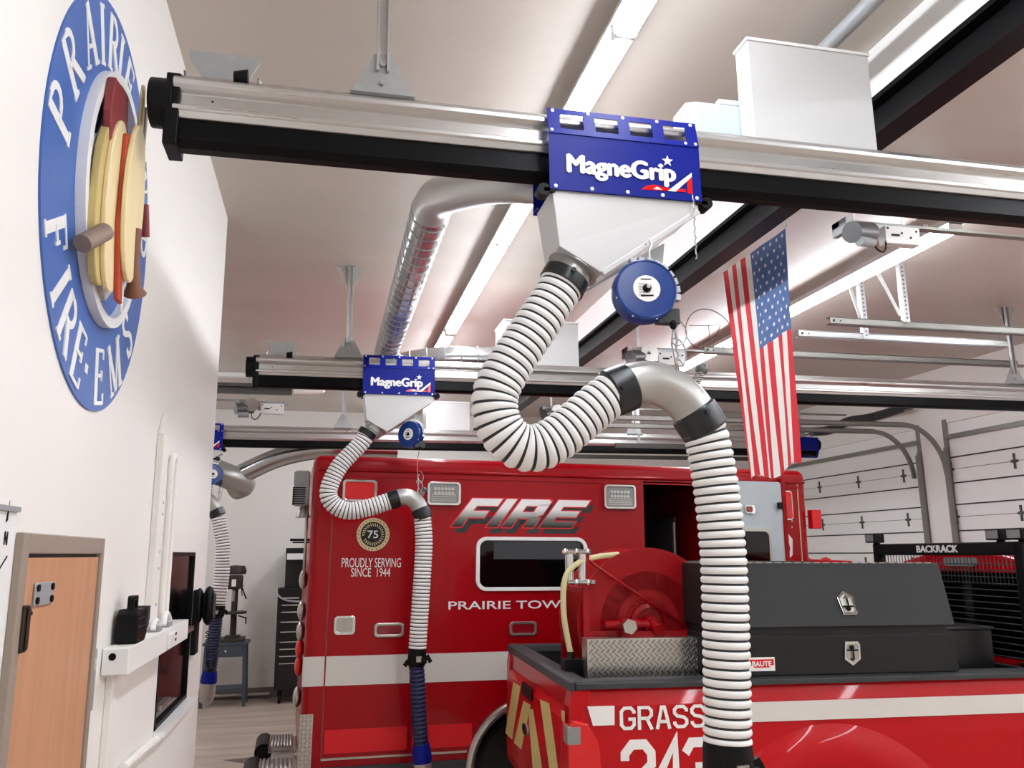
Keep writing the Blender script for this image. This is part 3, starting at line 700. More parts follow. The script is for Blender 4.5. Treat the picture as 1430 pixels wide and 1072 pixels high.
MB().tube(smooth_path([(-1.08, 10.75, 2.92), (-.98, 10.65, 2.96), (-1.1, 10.5, 3.02), (-1.3, 10.45, 3.1)], .03), .15, 24).obj('duct_elbow', 'silver', root)

# ------------------------------------------------------------------ flag hanging from the beam
fr = thing('flag', 'american flag hanging vertically beside the dark beam', 'flag', (2.95, 5.1, 2.57))
def flag_pt(s, t):
    """s 0..1 left (far) to right (near), t 0 top..1 bottom"""
    yt = 5.55+(4.65-5.55)*s; yb = 5.37+(4.70-5.37)*s; y = yt+(yb-yt)*t
    z = 4.2-1.63*t+.03*math.sin(s*9)*t+(.05*s*t)
    x = 2.95+.010*math.sin(s*17+t*2.2)*(.3+.7*t)+.006*math.sin(s*31-t*5)*t
    return Vector((x, y, z))
for k in range(13):
    mb = MB(); a, b = k/13, (k+1)/13; t0 = 0 if k < 6 else .44
    n, m = 4, 30; vs = [flag_pt(a+(b-a)*i/n, t0+(1-t0)*j/m) for j in range(m+1) for i in range(n+1)]
    mb.add(vs, [(j*(n+1)+i, j*(n+1)+i+1, (j+1)*(n+1)+i+1, (j+1)*(n+1)+i) for j in range(m) for i in range(n)], 0, True)
    mb.obj('stripe', 'flagR' if k % 2 == 0 else 'flagW', fr, fix=False)
mb = MB(); n, m = 28, 14
vs = [flag_pt(6/13+7/13*i/n, .44*j/m) for j in range(m+1) for i in range(n+1)]
mb.add(vs, [(j*(n+1)+i, j*(n+1)+i+1, (j+1)*(n+1)+i+1, (j+1)*(n+1)+i) for j in range(m) for i in range(n)], 0, True)
cn = mb.obj('canton', 'canton', fr, fix=False)
mb = MB()
for r_ in range(11):
    for c_ in range(5 if r_ % 2 else 6):
        v = (c_+.5+(.5 if r_ % 2 else 0))/6; s0 = 6/13+7/13*v; t0 = .44*(r_+.6)/11.2
        o = flag_pt(s0, t0); du = flag_pt(s0+.005, t0)-o; dv = flag_pt(s0, t0+.005)-o; du.normalize(); dv.normalize(); nn = du.cross(dv).normalized()
        if nn.x > 0: nn = -nn
        pts = [o+nn*.004+(dv*math.cos(k*PI/5+PI/2*0)+du*math.sin(k*PI/5))*(.019 if k % 2 == 0 else .008) for k in range(10)]
        mb.add(pts, [tuple(range(10))])
mb.obj('stars', 'flagW', cn, fix=False)
for yy in (5.55, 4.65):
    MB().tube([(2.95, yy, 4.2), (2.96, yy, 4.23), (2.95, yy+.01, 4.26), (2.94, yy, 4.3), (2.94, yy, H)], .005, 6).obj('flag_hook', 'galv', fr)

# ------------------------------------------------------------------ overhead door tracks, hangers and openers
def ceil_track(x0, x1, y, z, label, mt='track', curve=True):
    mb = MB()
    mb.box(x0, x1, y-.03, y-.022, z-.028, z+.028).box(x0, x1, y-.03, y+.02, z+.022, z+.03).box(x0, x1, y-.03, y+.02, z-.03, z-.022)
    mb.cyl((x0+.03, y-.032, z), (x0+.03, y-.036, z), .01, n=8, mi=1).cyl((x0+.09, y-.032, z), (x0+.09, y-.036, z), .006, n=8, mi=1)
    if curve:
        P = [Vector((x1+(XR-.09-x1)*math.sin(k*PI/2/12), y, z-.62+.62*math.cos(k*PI/2/12))) for k in range(13)]
        for a, b in zip(P, P[1:]): mb.bar(a, b, .03, .055, up=(0, 0, 1) if abs((b-a).normalized().z) < .9 else (1, 0, 0))
    return tag(mb.obj('door_track', [mt, 'blk']), label, 'door track', 'overhead door tracks')
ceil_track(3.86, 7.0, 5.6, 3.87, 'upper steel door track high at right, with drilled end near the perforated hangers')
ceil_track(3.83, 5.9, 6.0, 3.87, 'pale door track just below the topmost one, ending right of the flag', 'galv', False)
ceil_track(3.3, 6.66, 6.68, 3.87, 'long steel door track passing behind the flag above the middle rail', 'track', False)
ceil_track(2.6, 7.1, 8.95, 3.62, 'door track curving down to the left edge of the right overhead door', 'track')
ceil_track(2.6, 7.1, 9.55, 3.62, 'door track curving down to the right edge of the left overhead door', 'track')
ceil_track(2.6, 7.1, 12.85, 3.62, 'farthest overhead door track near the back wall', 'trackD')
r = thing('door_track', 'short dark rail with a thin diagonal rod, left of the black flexible hose', 'door track', (4.3, 9.9, 3.39), 'overhead door tracks')
MB().box(3.6, 5.0, 9.87, 9.92, 3.39, 3.45).obj('channel', 'trackD', r)
MB().bar((4.78, 9.89, 3.4), (5.15, 9.89, 3.0), .02, .03, up=(0, 1, 0)).obj('rod', 'trackD', r)
MB().box(3.9, 3.94, 9.89, 9.9, 3.45, H).obj('strap', 'galv', r)
tag(MB().box(6.58, 6.62, 6.66, 6.67, 3.9, H).obj('track_strap', 'galv'), 'flat steel strap holding the right end of the long door track from the ceiling', 'strap')
def perf(p, q, label, w=.05):
    r = thing('perforated_hanger', label, 'track hanger', Vector(q), 'perforated angle hangers')
    MB().bar(p, q, .004, w, up=(0, 1, 0)).bar(Vector(p)+Vector((.02, -.02, 0)), Vector(q)+Vector((.02, -.02, 0)), w, .004, up=(0, 1, 0)).obj('angle', 'galv', r)
    mb = MB(); P, Q = Vector(p), Vector(q); n = int((P-Q).length/.035)
    for k in range(1, n): c = P.lerp(Q, k/n)+Vector((.02, -.0225, 0)); mb.cyl(c, c+Vector((0, -.001, 0)), .008, n=6)
    mb.obj('slot_holes', 'seam', r)
perf((4.44, 5.975, H), (4.44, 5.975, 3.84), 'left perforated angle hanger under the glaring strip light')
perf((4.52, 5.56, H), (4.52, 5.56, 3.88), 'right perforated angle hanger with crossbar top')
tag(MB().bar((4.34, 5.97, H), (4.42, 5.93, 3.93), .03, .006, up=(0, 1, 0)).obj('sway_brace', 'galv'), 'thin diagonal brace left of the perforated hangers', 'brace')
tag(MB().bar((4.26, 5.53, H), (4.47, 5.53, 3.93), .03, .006, up=(0, 1, 0)).obj('sway_brace', 'galv'), 'diagonal brace leaning to the foot of the right perforated hanger', 'brace')

def opener(px, py, z, k, label, rail_to, pulley=False):
    """garage door operator; px,py = centre of the motor as seen, on the plane of height z"""
    c = at(px, py, Z=z)
    r = thing('door_opener', label, 'door opener', (c.x, c.y, z-.12), 'overhead door openers')
    MB().box(c.x-.14, c.x+.5, c.y+.02, c.y+.1, z+.06, z+.1).box(c.x-.14, c.x-.1, c.y-.06, c.y+.1, z+.0, z+.1).obj('mount_plate', 'galvM', r)
    m = MB().cyl((c.x-.13, c.y-.1, z-.03), (c.x+.07, c.y-.02, z+.01), .075, n=28).cyl((c.x+.07, c.y-.02, z+.01), (c.x+.085, c.y-.014, z+.013), .055, n=24)
    for a in range(8):
        t = a*PI/4; m.bar(Vector((c.x+.072, c.y-.02, z+.01))+Vector((.0, .06*math.cos(t), .06*math.sin(t))), Vector((c.x+.09, c.y-.013, z+.014))+Vector((0, .03*math.cos(t), .03*math.sin(t))), .012, .01)
    m.obj('motor', 'motor', r)
    MB().cyl((c.x-.1, c.y-.13, z-.105), (c.x+.03, c.y-.09, z-.095), .035, n=18).obj('capacitor', 'grey', r)
    MB().box(c.x+.17, c.x+.45, c.y-.06, c.y+.02, z-.07, z+.06).obj('control_box', 'white', r, bevel=.004)
    b = MB()
    for dx, dz_ in ((.19, .04), (.42, .03), (.3, .01), (.37, -.02)): MB().cyl((c.x+dx, c.y-.061, z+dz_), (c.x+dx, c.y-.065, z+dz_), .008, n=8).obj('terminal_screw', 'blk', r)
    b.box(c.x+.215, c.x+.28, c.y-.064, c.y-.06, z-.015, z+.0)
    b.obj('printed_panel', 'blk', r)
    MB().tube(smooth_path([(c.x+.06, c.y-.06, z-.05), (c.x+.07, c.y-.08, z-.13), (c.x+.12, c.y-.08, z-.15), (c.x+.16, c.y-.06, z-.1), (c.x+.18, c.y-.04, z-.03)], .02), .006, 8).obj('motor_cable', 'blk', r)
    if pulley: 
        q = MB().cyl((c.x+.06, c.y-.10, z+.03), (c.x+.06, c.y-.12, z+.03), .085, n=30).cyl((c.x+.17, c.y-.04, z+.02), (c.x+.17, c.y-.05, z+.02), .055, n=24)
        q.cyl((c.x+.06, c.y-.12, z+.03), (c.x+.06, c.y-.15, z+.03), .015, n=10); q.obj('pulley', 'chromeS', r)
    MB().box(min(c.x, rail_to), max(c.x, rail_to), c.y+.03, c.y+.06, z+.1, z+.12).box(min(c.x, rail_to), max(c.x, rail_to), c.y+.06, c.y+.09, z+.1, z+.104).obj('drive_rail', 'track', r)
    for dx in (0, .4):
        s = MB(); s.box(c.x+dx, c.x+dx+.03, c.y+.05, c.y+.055, z+.1, z-.12+(H-z+.12)/k)
        s.obj('mount_strap', 'galv', r)
    r.scale = (k, k, k)
    MB().tube([(c.x+.3, c.y-.02, z-.07), (c.x+.31, c.y-.02, z-.13), (c.x+.315, c.y-.02, z-.16)], .004, 6).obj('pull_cord', 'white', r)
opener(1199, 322, 3.86, .8, 'nearest door opener with grey motor and white control box, under the nearest rail at right', 7.6)
opener(893, 500, 3.92, 1, 'door opener with round pulleys behind the silver elbow of the big hose', 7.6, True)
opener(770, 578, 3.95, 1, 'small distant door opener framed by the bend of the big hose', 7.6, True)
opener(345, 570, 3.92, 1, 'distant door opener in the far left bay under the end of the middle rail', -4.4, True)
# loop of loose wire by the second opener
c = at(990, 460, Y=6.9); P = [c+Vector((.24*math.cos(k*PI/20), .03*math.sin(k*.3), .2*math.sin(k*PI/20))) for k in range(41)]
tag(MB().tube(P, .005, 6).tube([c+Vector((0, 0, .04)), c+Vector((.0, 0, -.1)), c+Vector((-.14, 0, -.18))], .004, 6).tube([c+Vector((-.2, 0, .03)), c+Vector((0, 0, .04)), c+Vector((.12, 0, .05)), c+Vector((.08, 0, -.05)), c+Vector((-.12, 0, -.15))], .004, 6).obj('wire_loop', 'trackD'), 'big round loop of loose wire left of the flag', 'wire')
# left bay track with white rounded end
r = thing('left_bay_track', 'dark double door track with a white rounded end in the far left bay', 'door track', (-1.5, 9.6, 3.9))
a = at(408, 545, Y=9.6); MB().box(-4.3, a.x, 9.55, 9.6, a.z+.02, a.z+.06).box(-4.3, a.x, 9.55, 9.6, a.z-.06, a.z-.02).box(-4.3, a.x, 9.6, 9.605, a.z-.06, a.z+.06).obj('track_channel', 'trackD', r)
MB().lathe([(.001, -.35), (.03, -.33), (.055, -.2), (.06, 0)], (a.x+.02, 9.58, a.z), (-1, 0, 0), 20).obj('rounded_end', 'white', r)
# black flexible duct
P = smooth_path([at(1133, 603, Y=9.6), at(1160, 600, Y=9.6), at(1185, 588, Y=9.6), at(1215, 583, Y=9.6), at(1250, 573, Y=9.6), at(1268, 567, Y=9.6)], .012)
tag(MB().tube(P, [.055+.006*(i % 3 == 0) for i in range(len(P))], 14).obj('flexible_duct', 'dgrey'), 'black corrugated flexible hose under the curved tracks right of the flag', 'flexible hose')
# blue bumper at the end of the farthest rail
r = thing('blue_end_stop', 'small blue end stop unit on the right end of the farthest rail', 'end stop', (6.45, 10.05, 3.3))
MB().box(6.3, 6.6, 10.03, 10.1, 3.42, 3.6).obj('stop_body', 'blue', r, bevel=.01)
MB().tube([(6.3, 10.06, 3.42), (6.33, 10.06, 3.33), (6.57, 10.06, 3.33), (6.6, 10.06, 3.42)], .012, 8).obj('stop_loop', 'blue', r)

# ================================================================== LEFT WALL
WL = lambda u, v, w: Vector((XL+w, u, v))                 # u along the wall, v up, w out of the wall
# wooden door in its taupe frame
a = at(22, 745, X=XL); b = at(138, 755, X=XL); dz1 = 2.16
dr = struct('door_1', (XL, (a.y+b.y)/2, 0)); y0, y1 = a.y, b.y
mb = MB().box(XL, XL+.02, y0, y0+.045, 0, dz1).box(XL, XL+.02, y1-.035, y1, 0, dz1).box(XL, XL+.02, y0+.045, y1-.035, dz1-.05, dz1)
mb.obj('door_frame', 'frame', dr, bevel=.003)
MB().box(XL+.001, XL+.005, y0+.045, y1-.035, 0, dz1-.05).obj('door_gap', 'seam', dr)
lf = MB().box(XL+.004, XL+.013, y0+.05, y1-.041, .01, dz1-.06).obj('door_leaf', 'wood', dr)
p = at(36, 868, X=XL+.02)
h = MB().box(XL+.01, XL+.028, p.y-.035, p.y-.0, p.z-.07, p.z+.04).box(XL+.028, XL+.034, p.y-.024, p.y-.01, p.z-.065, p.z+.035)
h.cyl((XL+.028, p.y-.008, p.z+.02), (XL+.036, p.y-.008, p.z+.02), .005).obj('door_pull', 'brass', dr, bevel=.003)
p = at(60, 829, X=XL+.015)
MB().box(XL+.013, XL+.02, p.y-.075, p.y+.065, p.z-.028, p.z+.03).obj('door_sign', 'grey', dr, bevel=.003)
sg = MB()
for du in (-.062, .052):
    for dv in (-.014, .017): sg.cyl((XL+.018, p.y+du, p.z+dv), (XL+.025, p.y+du, p.z+dv), .009, n=12)
sg.obj('sign_magnet', 'blk', dr)
# poster at the left edge
b = at(17, 708, X=XL)
r = thing('wall_map', 'white site map poster with a black north arrow, left of the wooden door', 'poster', (XL, b.y-.3, 1.6))
MB().prism(rrect(b.y-.75, b.y, 1.55, b.z, .01, 2), WL, .001, .012).obj('board', 'white', r)
MB().prism([(b.y-.75, b.z), (b.y, b.z), (b.y, b.z-.012), (b.y-.75, b.z-.012)], WL, .011, .02).obj('top_rail', 'grey', r)
q = at(9, 745, X=XL+.013)
mk = MB()
for s_, e in (((-.008, -.02), (-.008, .01)), ((-.008, .01), (.008, -.02)), ((.008, -.02), (.008, .01))): mk.prism([tuple(k) for k in ribbon([s_, e], .005)[0]], lambda u, v, w: Vector((XL+.0125+w, q.y+u, q.z+v-.005)), 0, .001)
mk.prism([(-.012, .025), (0, .075), (0, .03)], lambda u, v, w: Vector((XL+.0125+w, q.y+u, q.z+v)), 0, .001)
mk.prism([tuple(k) for k in ribbon([(-.2, -.2), (.04, -.03)], .004)[0]], lambda u, v, w: Vector((XL+.0125+w, q.y+u-.02, q.z+v-.02)), 0, .001)
mk.obj('printed_arrow', 'blk', r)
# light switch and steel plate
p = at(126, 935, X=XL)
r = thing('light_switch', 'grey steel plate with a light switch beside the wooden door', 'light switch', (XL, p.y, p.z-.1))
MB().box(XL, XL+.006, p.y-.045, p.y+.05, p.z-.13, p.z+.06).obj('steel_plate', 'grey', r, bevel=.002)
MB().box(XL+.006, XL+.02, p.y-.01, p.y+.012, p.z+.0, p.z+.035).obj('toggle', 'white', r)
# surface raceway box
a = at(143, 905, X=XL); o1 = at(182, 905, Y=a.y).x; zb = at(143, 942, X=XL).z; yb_ = 4.42
r = thing('raceway_box', 'long cream sheet metal wiring box mounted on the white wall under the black case', 'wiring box', (XL, (a.y+yb_)/2, zb))
MB().box(XL, o1, a.y, yb_, zb, a.z).obj('box_body', 'doorp', r, bevel=.003)
MB().box(XL+.003, o1-.003, a.y-.006, a.y, zb+.003, a.z-.003).obj('end_plate', 'white', r, bevel=.002)
MB().cyl((XL+.035, a.y-.007, a.z-.028), (XL+.035, a.y-.009, a.z-.028), .012, n=20).obj('knockout_hole', 'blk', r)
e = at(240, 895, X=o1)
MB().box(o1, o1+.012, e.y-.13, e.y+.05, zb+.01, a.z-.02).obj('outlet_plate', 'white', r, bevel=.003)
MB().box(o1+.012, o1+.014, e.y+.0, e.y+.03, zb+.03, zb+.04).box(o1+.012, o1+.014, e.y+.0, e.y+.03, zb+.055, zb+.065).obj('outlet_slots', 'blk', r)
RZ, RY0, RX = a.z, a.y, o1
# black moulded case on the raceway
y0 = RY0+.10
def cs(u, v, w): return Vector((XL+.014+w*.85, y0+u*.88, RZ+v*.82))
r = thing('plastic_case', 'black moulded plastic power tool case with a carry handle, standing on the wiring box', 'tool case', (XL+.06, y0+.1, RZ))
MB().prism([(0, .012), (.012, 0), (.16, 0), (.19, .02), (.2, .05), (.19, .09), (.2, .12), (.18, .14), (.03, .145), (0, .125)], cs, 0, .085).obj('case_shell', 'blk', r, bevel=.006)
MB().frame(rrect(.04, .13, .13, .2, .015), rrect(.062, .108, .145, .18, .008), cs, .03, .055).obj('handle', 'blk', r)
MB().prism(rrect(.155, .20, .085, .15, .008), cs, .02, .092).cyl(cs(.16, .075, .085), cs(.16, .075, .094), .017, n=16).obj('latch', 'dgrey', r)
MB().box(XL+.086, XL+.088, y0+.01, y0+.13, RZ+.055, RZ+.058).box(XL+.086, XL+.088, y0+.01, y0+.13, RZ+.085, RZ+.088).obj('ribs', 'dgrey', r)
for k, (yy, s_) in enumerate(((RY0+.62, .8), (RY0+.86, 1.0))):
    c = Vector((XL+.055, yy, RZ))
    r = thing('tape_dispenser', ['white curved object lying on the wiring box, nearer the black case', 'larger white curved object at the far end of the wiring box'][k], 'dispenser', c)
    MB().tube(smooth_path([c+Vector((0, -.07*s_, .012)), c+Vector((0, -.05*s_, .045*s_)), c+Vector((0, 0, .055*s_)), c+Vector((0, .06*s_, .03)), c+Vector((0, .09*s_, .012))], .012), .013*s_, 10).obj('shell', 'letter', r)
    MB().box(c.x-.02, c.x+.02, yy-.05*s_, yy+.04*s_, RZ, RZ+.02).obj('foot', 'grey', r)
# conduits going up and down the wall
a = at(218, 655, X=XL); c1y = a.y
tag(MB().box(XL, XL+.03, c1y-.03, c1y+.1, RZ, 2.62).prism([(c1y-.03, 2.62), (c1y+.1, 2.62), (c1y+.06, 2.72), (c1y+.04, 2.72)], WL, 0, .02).obj('wall_channel', 'wall', bevel=.004), 'white painted flat channel rising from the wiring box', 'wiring channel')
P = smooth_path([(XL+.02, c1y+.24, RZ+.01), (XL+.02, c1y+.24, 2.3), (XL+.02, c1y+.24, 2.50), (XL+.02, c1y+.29, 2.56), (XL+.02, c1y+.34, 2.50), (XL+.02, c1y+.35, 2.2), (XL+.02, c1y+.35, RZ+.01)], .03)
tag(MB().tube(P, .014, 10).obj('conduit_loop', 'wall'), 'white painted conduit bent like a hairpin beside the flat channel', 'conduit')
mb = MB()
for zz in (1.9, 2.05, 2.12, 2.28, 2.33): mb.cyl((XL+.03, c1y+.05, zz), (XL+.032, c1y+.05, zz), .006, n=8)
tag(mb.obj('channel_screws', 'grey'), 'small screws in a column on the flat white channel', 'screws')
tag(MB().box(XL, XL+.025, RY0+.08, RY0+.15, 0, zb-.002).obj('wall_channel', 'wall', bevel=.003), 'white painted channel dropping to the floor below the wiring box', 'wiring channel')
P = [(XL+.02, 3.35, .9), (XL+.02, 4.1, 1.22), (XL+.02, 4.25, 1.30), (XL+.02, 4.45, 1.31)]
P = smooth_path([at(172, 1072, X=XL+.02), at(205, 1043, X=XL+.02), at(222, 1030, X=XL+.02), at(226, 1020, X=XL+.02)], .02)
tag(MB().tube(P, .018, 10).obj('floor_conduit', 'wall'), 'white painted pipe running along the wall below the pass window', 'conduit')
# pass window
r = struct('window_1', (XL, (WY0+WY1)/2, WZ0))
MB().box(XL-.06, XL+.004, WY0, WY0+.02, WZ0, WZ1).box(XL-.06, XL+.004, WY1-.02, WY1, WZ0, WZ1).box(XL-.06, XL+.004, WY0, WY1, WZ1-.02, WZ1).box(XL-.06, XL+.004, WY0, WY1, WZ0, WZ0+.02).obj('window_frame', 'blk', r)
MB().box(XL-.03, XL-.012, WY0+.02, WY1-.02, WZ0+.02, WZ1-.02).obj('window_pane', 'glsW', r)
MB().box(XL, XL+.05, WY0-.02, WY1+.03, WZ0-.025, WZ0-.002).obj('window_sill', 'white', r)
MB().box(XL-.01, XL+.02, WY0+.3, WY1, WZ0+.36, WZ0+.385).box(XL-.01, XL+.02, WY0+.05, WY0+.3, WZ0+.08, WZ0+.1).obj('window_rail', 'chromeS', r)
# wall phone near the corner
c = at(270, 848, Y=5.2)
r = thing('wall_phone', 'black wall phone with its curly cord hanging, near the corner of the white wall', 'telephone', (XL, 5.2, c.z-.2))
MB().box(XL, XL+.03, 5.15, 5.27, c.z-.26, c.z+.1).obj('phone_base', 'blk', r, bevel=.008)
MB().ball((XL+.085, 5.17, c.z+.01), .1, 0, 24, (.38, .5, 1.1)).ball((XL+.03, 5.19, c.z+.01), .1, 0, 24, (.3, .5, 1.0)).obj('handset', 'blk', r)
MB().box(XL+.11, XL+.122, 5.13, 5.2, c.z-.06, c.z+.08).obj('handset_grip', 'dgrey', r, bevel=.01)
P = []
for k in range(260):
    t = k/259; th = PI*t
    ctr = Vector((XL+.095-.03*math.cos(th)+.02, 5.2, c.z-.13-.24*math.sin(th)+.02*t)); P.append(ctr+Vector((.009*math.cos(k*.8), .009*math.sin(k*.8), 0)))
MB().tube(P, .003, 5).obj('curly_cord', 'blk', r)

# ------------------------------------------------------------------ wall emblem
ecy, ecz, ry, rz = 2.68, 3.185, .605, .645
r = thing('wall_emblem', 'big round blue wall emblem with white lettering and layered wooden cutouts', 'wall sign', (XL, ecy, ecz-rz))
MB().prism(oval(ecy, ecz, ry, rz, 96), WL, .0, .006).obj('blue_disc', 'ublue', r)
def place(items, rin, rout, inward):
    """letters at the angles where each stands on the oval band"""
    mb = MB(); hh = rout-rin
    for px, py, ch in items:
        q = at(px, py, X=XL+.006); wd, st = SER[ch]; a = math.atan2((q.z-ecz)/rz, (q.y-ecy)/ry)
        ca, sa = math.cos(a), math.sin(a); base = Vector((ca*(rout if inward else rin)*ry, sa*(rout if inward else rin)*rz))
        up = Vector((-ca, -sa)) if inward else Vector((ca, sa)); xd = Vector((up.y, -up.x))
        for ki, (pl, wv) in enumerate(st):
            for g in ribbon([(x-wd/2, y) for x, y in pl], wv*1.25):
                P = [Vector((ecy, ecz))+base+(xd*v.x+up*v.y)*hh*.62 for v in g]
                mb.prism([tuple(v) for v in P], WL, .006, .0075+.0006*ki)
    return mb.obj('lettering', 'letter', r)
place([(80, 147, 'P'), (100, 78, 'R'), (125, 38, 'A'), (143, 25, 'I'), (160, 33, 'R'), (172, 48, 'I'), (186, 77, 'E'), (199, 165, 'T'), (199, 245, 'W'), (196, 335, 'P')], .685, .965, False)
place([(78, 325, 'F'), (84, 398, 'I'), (93, 452, 'R'), (109, 494, 'E'), (121, 508, '.'), (138, 518, 'E'), (159, 500, 'M'), (176, 457, 'S')], .685, .965, True)
def board(name, poly, m, w0, w1, scale=1, bev=.004):
    if name == 'white_strap': poly = [(x*.95+.2, y*.92-.01) for x, y in poly]
    return MB().prism([(ecy-.125+x*ry*.8, ecz+.045+y*rz*.92) for x, y in poly], WL, w0*.62, w1*.62).obj(name, m, r, bevel=bev)
MB().frame([(ecy+.02+x, ecz+.035+y) for x, y in oval(0, 0, .355, .41, 64)], [(ecy+.02+x, ecz+.035+y) for x, y in oval(0, 0, .322, .378, 64)], WL, .006, .034).obj('white_ring', 'white', r)
# white strap work inside the ring
for poly in ([(-.1, .6), (.1, .6), (.32, .0), (.2, .0)], [(-.1, .6), (.08, .6), (-.32, .0), (-.44, .05)], [(-.55, .1), (-.42, .2), (-.3, -.5), (-.45, -.45)], [(.42, .3), (.55, .2), (.5, -.3), (.4, -.35)],
             [(-.42, -.3), (-.3, -.42), (.05, -.6), (-.05, -.62)], [(.42, -.2), (.45, -.4), (.1, -.62), (.02, -.55)]):
    board('white_strap', poly, 'white', .006, .04)
board('axe_head', [(x+.02, y-.02) for x, y in ((-.24, .5), (.08, .54), (.12, .42), (.05, .16), (-.1, -.02), (-.2, .1), (-.28, .3))], 'maroon', .06, .1)
board('axe_handle', [(-.06, .18), (.03, .2), (.06, -.1), (-.02, -.12)], 'brn', .07, .1)
board('olive_oval', [(x*.6-.12, y*.78-.17) for x, y in oval(0, 0, .36, .55, 32)], 'tanD', .05, .09)
board('tan_oval', [(x*.72-.01, y*.84-.14) for x, y in oval(0, 0, .34, .55, 32)], 'tan', .09, .115)
board('orange_arc', [(-.04, .25), (.03, .28), (.06, -.2), (.18, -.62), (.08, -.62), (-.04, -.25)], 'orange', .115, .14)
board('front_oval', [(x*.9+.17, y*.88-.06) for x, y in oval(0, 0, .26, .5, 32)], 'tan', .14, .165)
board('front_spike', [(.22, .66), (.27, .66), (.3, .36), (.2, .36)], 'tan', .13, .15)
board('front_spike', [(.34, .58), (.4, .58), (.38, .34), (.33, .36)], 'taupe', .13, .15)
MB().tube([WL(ecy-.345, ecz-.245, .045), WL(ecy-.25, ecz-.17, .075)], .026, 14).obj('horn_end', 'taupe', r)
MB().tube([WL(ecy-.0, ecz-.06, .10), WL(ecy+.01, ecz-.16, .10), WL(ecy+.03, ecz-.24, .10), WL(ecy+.05, ecz-.26, .10)], [.016, .016, .022, .036], 14).obj('horn', 'brn', r)
board('white_tail', [(.14, -.3), (.2, -.32), (.24, -.66), (.16, -.6)], 'white', .12, .135)
MB().tube([WL(ecy+.33, ecz+.16, .04), WL(ecy+.36, ecz+.05, .05)], [.02, .015], 12).obj('red_tassel', 'maroon', r)

# ================================================================== BACK OF THE BAY
def bk(px, py): return at(px, py, Y=13.2)
a = bk(325, 965)
sx0, sx1, sy = -1.62, -1.0, 13.1
r = thing('steel_stand', 'blue-grey steel work stand with a drawer, under the drill press', 'stand', ((sx0+sx1)/2, sy, 0))
MB().box(sx0, sx1, sy-.22, sy+.25, .84, .88).obj('top', 'wblue', r, bevel=.004)
MB().box(sx0+.1, sx1-.08, sy-.21, sy+.2, .68, .84).obj('drawer', 'wblue', r, bevel=.004)
MB().ball((-1.3, sy-.225, .76), .018).obj('drawer_knob', 'chrome', r)
for x, y in ((sx0+.05, sy-.18), (sx1-.05, sy-.18), (sx0+.05, sy+.2), (sx1-.05, sy+.2)): MB().bar((x, y, .84), (x+(.03 if x > -1.3 else -.03), y, 0), .045, .045).obj('leg', 'wblue', r)
MB().box(sx0+.03, sx1-.03, sy-.19, sy+.2, .22, .25).obj('shelf', 'wblue', r)
r = thing('drill_press', 'old brown bench drill press standing on the blue-grey stand', 'drill press', (-1.24, sy, .88))
x = -1.24
MB().box(x-.17, x+.17, sy-.2, sy+.18, .88, .93).box(x-.1, x+.1, sy-.12, sy+.14, .93, .96).obj('base', 'cast', r, bevel=.006)
MB().cyl((x, sy+.06, .93), (x, sy+.06, 1.75), .045, n=20).obj('column', 'cast', r)
MB().cyl((x, sy-.06, 1.27), (x, sy-.06, 1.3), .19, n=28).bar((x, sy-.05, 1.25), (x, sy+.05, 1.24), .07, .06).obj('table', 'cast', r)
MB().bar((x+.07, sy-.04, 1.24), (x+.18, sy-.04, 1.2), .02, .02).cyl((x+.18, sy-.04, 1.22), (x+.18, sy-.04, 1.12), .01).obj('crank', 'cast', r)
MB().box(x-.09, x+.1, sy-.2, sy+.13, 1.62, 1.82).obj('head', 'cast', r, bevel=.02)
MB().cyl((x, sy-.14, 1.6), (x, sy-.14, 1.45), .025, n=14).obj('spindle', 'chromeS', r)
MB().lathe([(0, 0), (.15, 0), (.155, .05), (.13, .12), (0, .13)], (x, sy-.02, 1.83), (0, 0, 1), 28).obj('belt_cover', 'cast', r)
q = MB()
for t in (0, 2.1, 4.2): q.bar((x+.1, sy-.1, 1.66), (x+.12, sy-.1+.13*math.cos(t), 1.66+.16*math.sin(t)), .012, .012)
q.bar((x+.1, sy-.1, 1.66), (x+.18, sy-.16, 1.48), .014, .014); q.obj('feed_handle', 'blk', r)
MB().box(x-.03, x+.03, sy-.21, sy-.2, 1.66, 1.76).obj('nameplate', 'letter', r)
# tool chest
a = bk(398, 965); cx0 = -.62; cx1 = .12; cy = 12.95
r = thing('tool_chest', 'tall black rolling tool chest against the back wall, behind the rear of the ambulance', 'tool chest', ((cx0+cx1)/2, cy+.2, 0))
MB().box(cx0, cx1, cy, cy+.5, .18, 1.62).obj('cabinet', 'tool', r, bevel=.01)
zz = .22
for k, hh in enumerate((.36, .1, .1, .1, .14, .14, .14, .1, .1)):
    MB().box(cx0+.02, cx1-.02, cy-.014, cy, zz, zz+hh-.012).obj('drawer', 'tool', r, bevel=.003)
    MB().box(cx0+.06, cx0+.06+(.42 if k % 2 else .25), cy-.03, cy-.014, zz+hh-.03, zz+hh-.016).obj('drawer_pull', 'chrome', r); zz += hh
MB().box(cx0+.09, cx1, cy+.1, cy+.48, 1.62, 2.2).box(cx0+.09, cx1, cy+.02, cy+.1, 2.1, 2.2).obj('top_cabinet', 'tool', r, bevel=.006)
MB().box(cx0+.11, cx1-.02, cy+.008, cy+.02, 2.03, 2.12).obj('lamp_strip', 'white', r)
for xx in (cx0+.08, cx1-.08):
    for yy in (cy+.07, cy+.43): MB().cyl((xx-.02, yy, .06), (xx+.02, yy, .06), .06, n=20).box(xx-.03, xx+.03, yy-.03, yy+.03, .1, .18).obj('caster', 'blk', r)
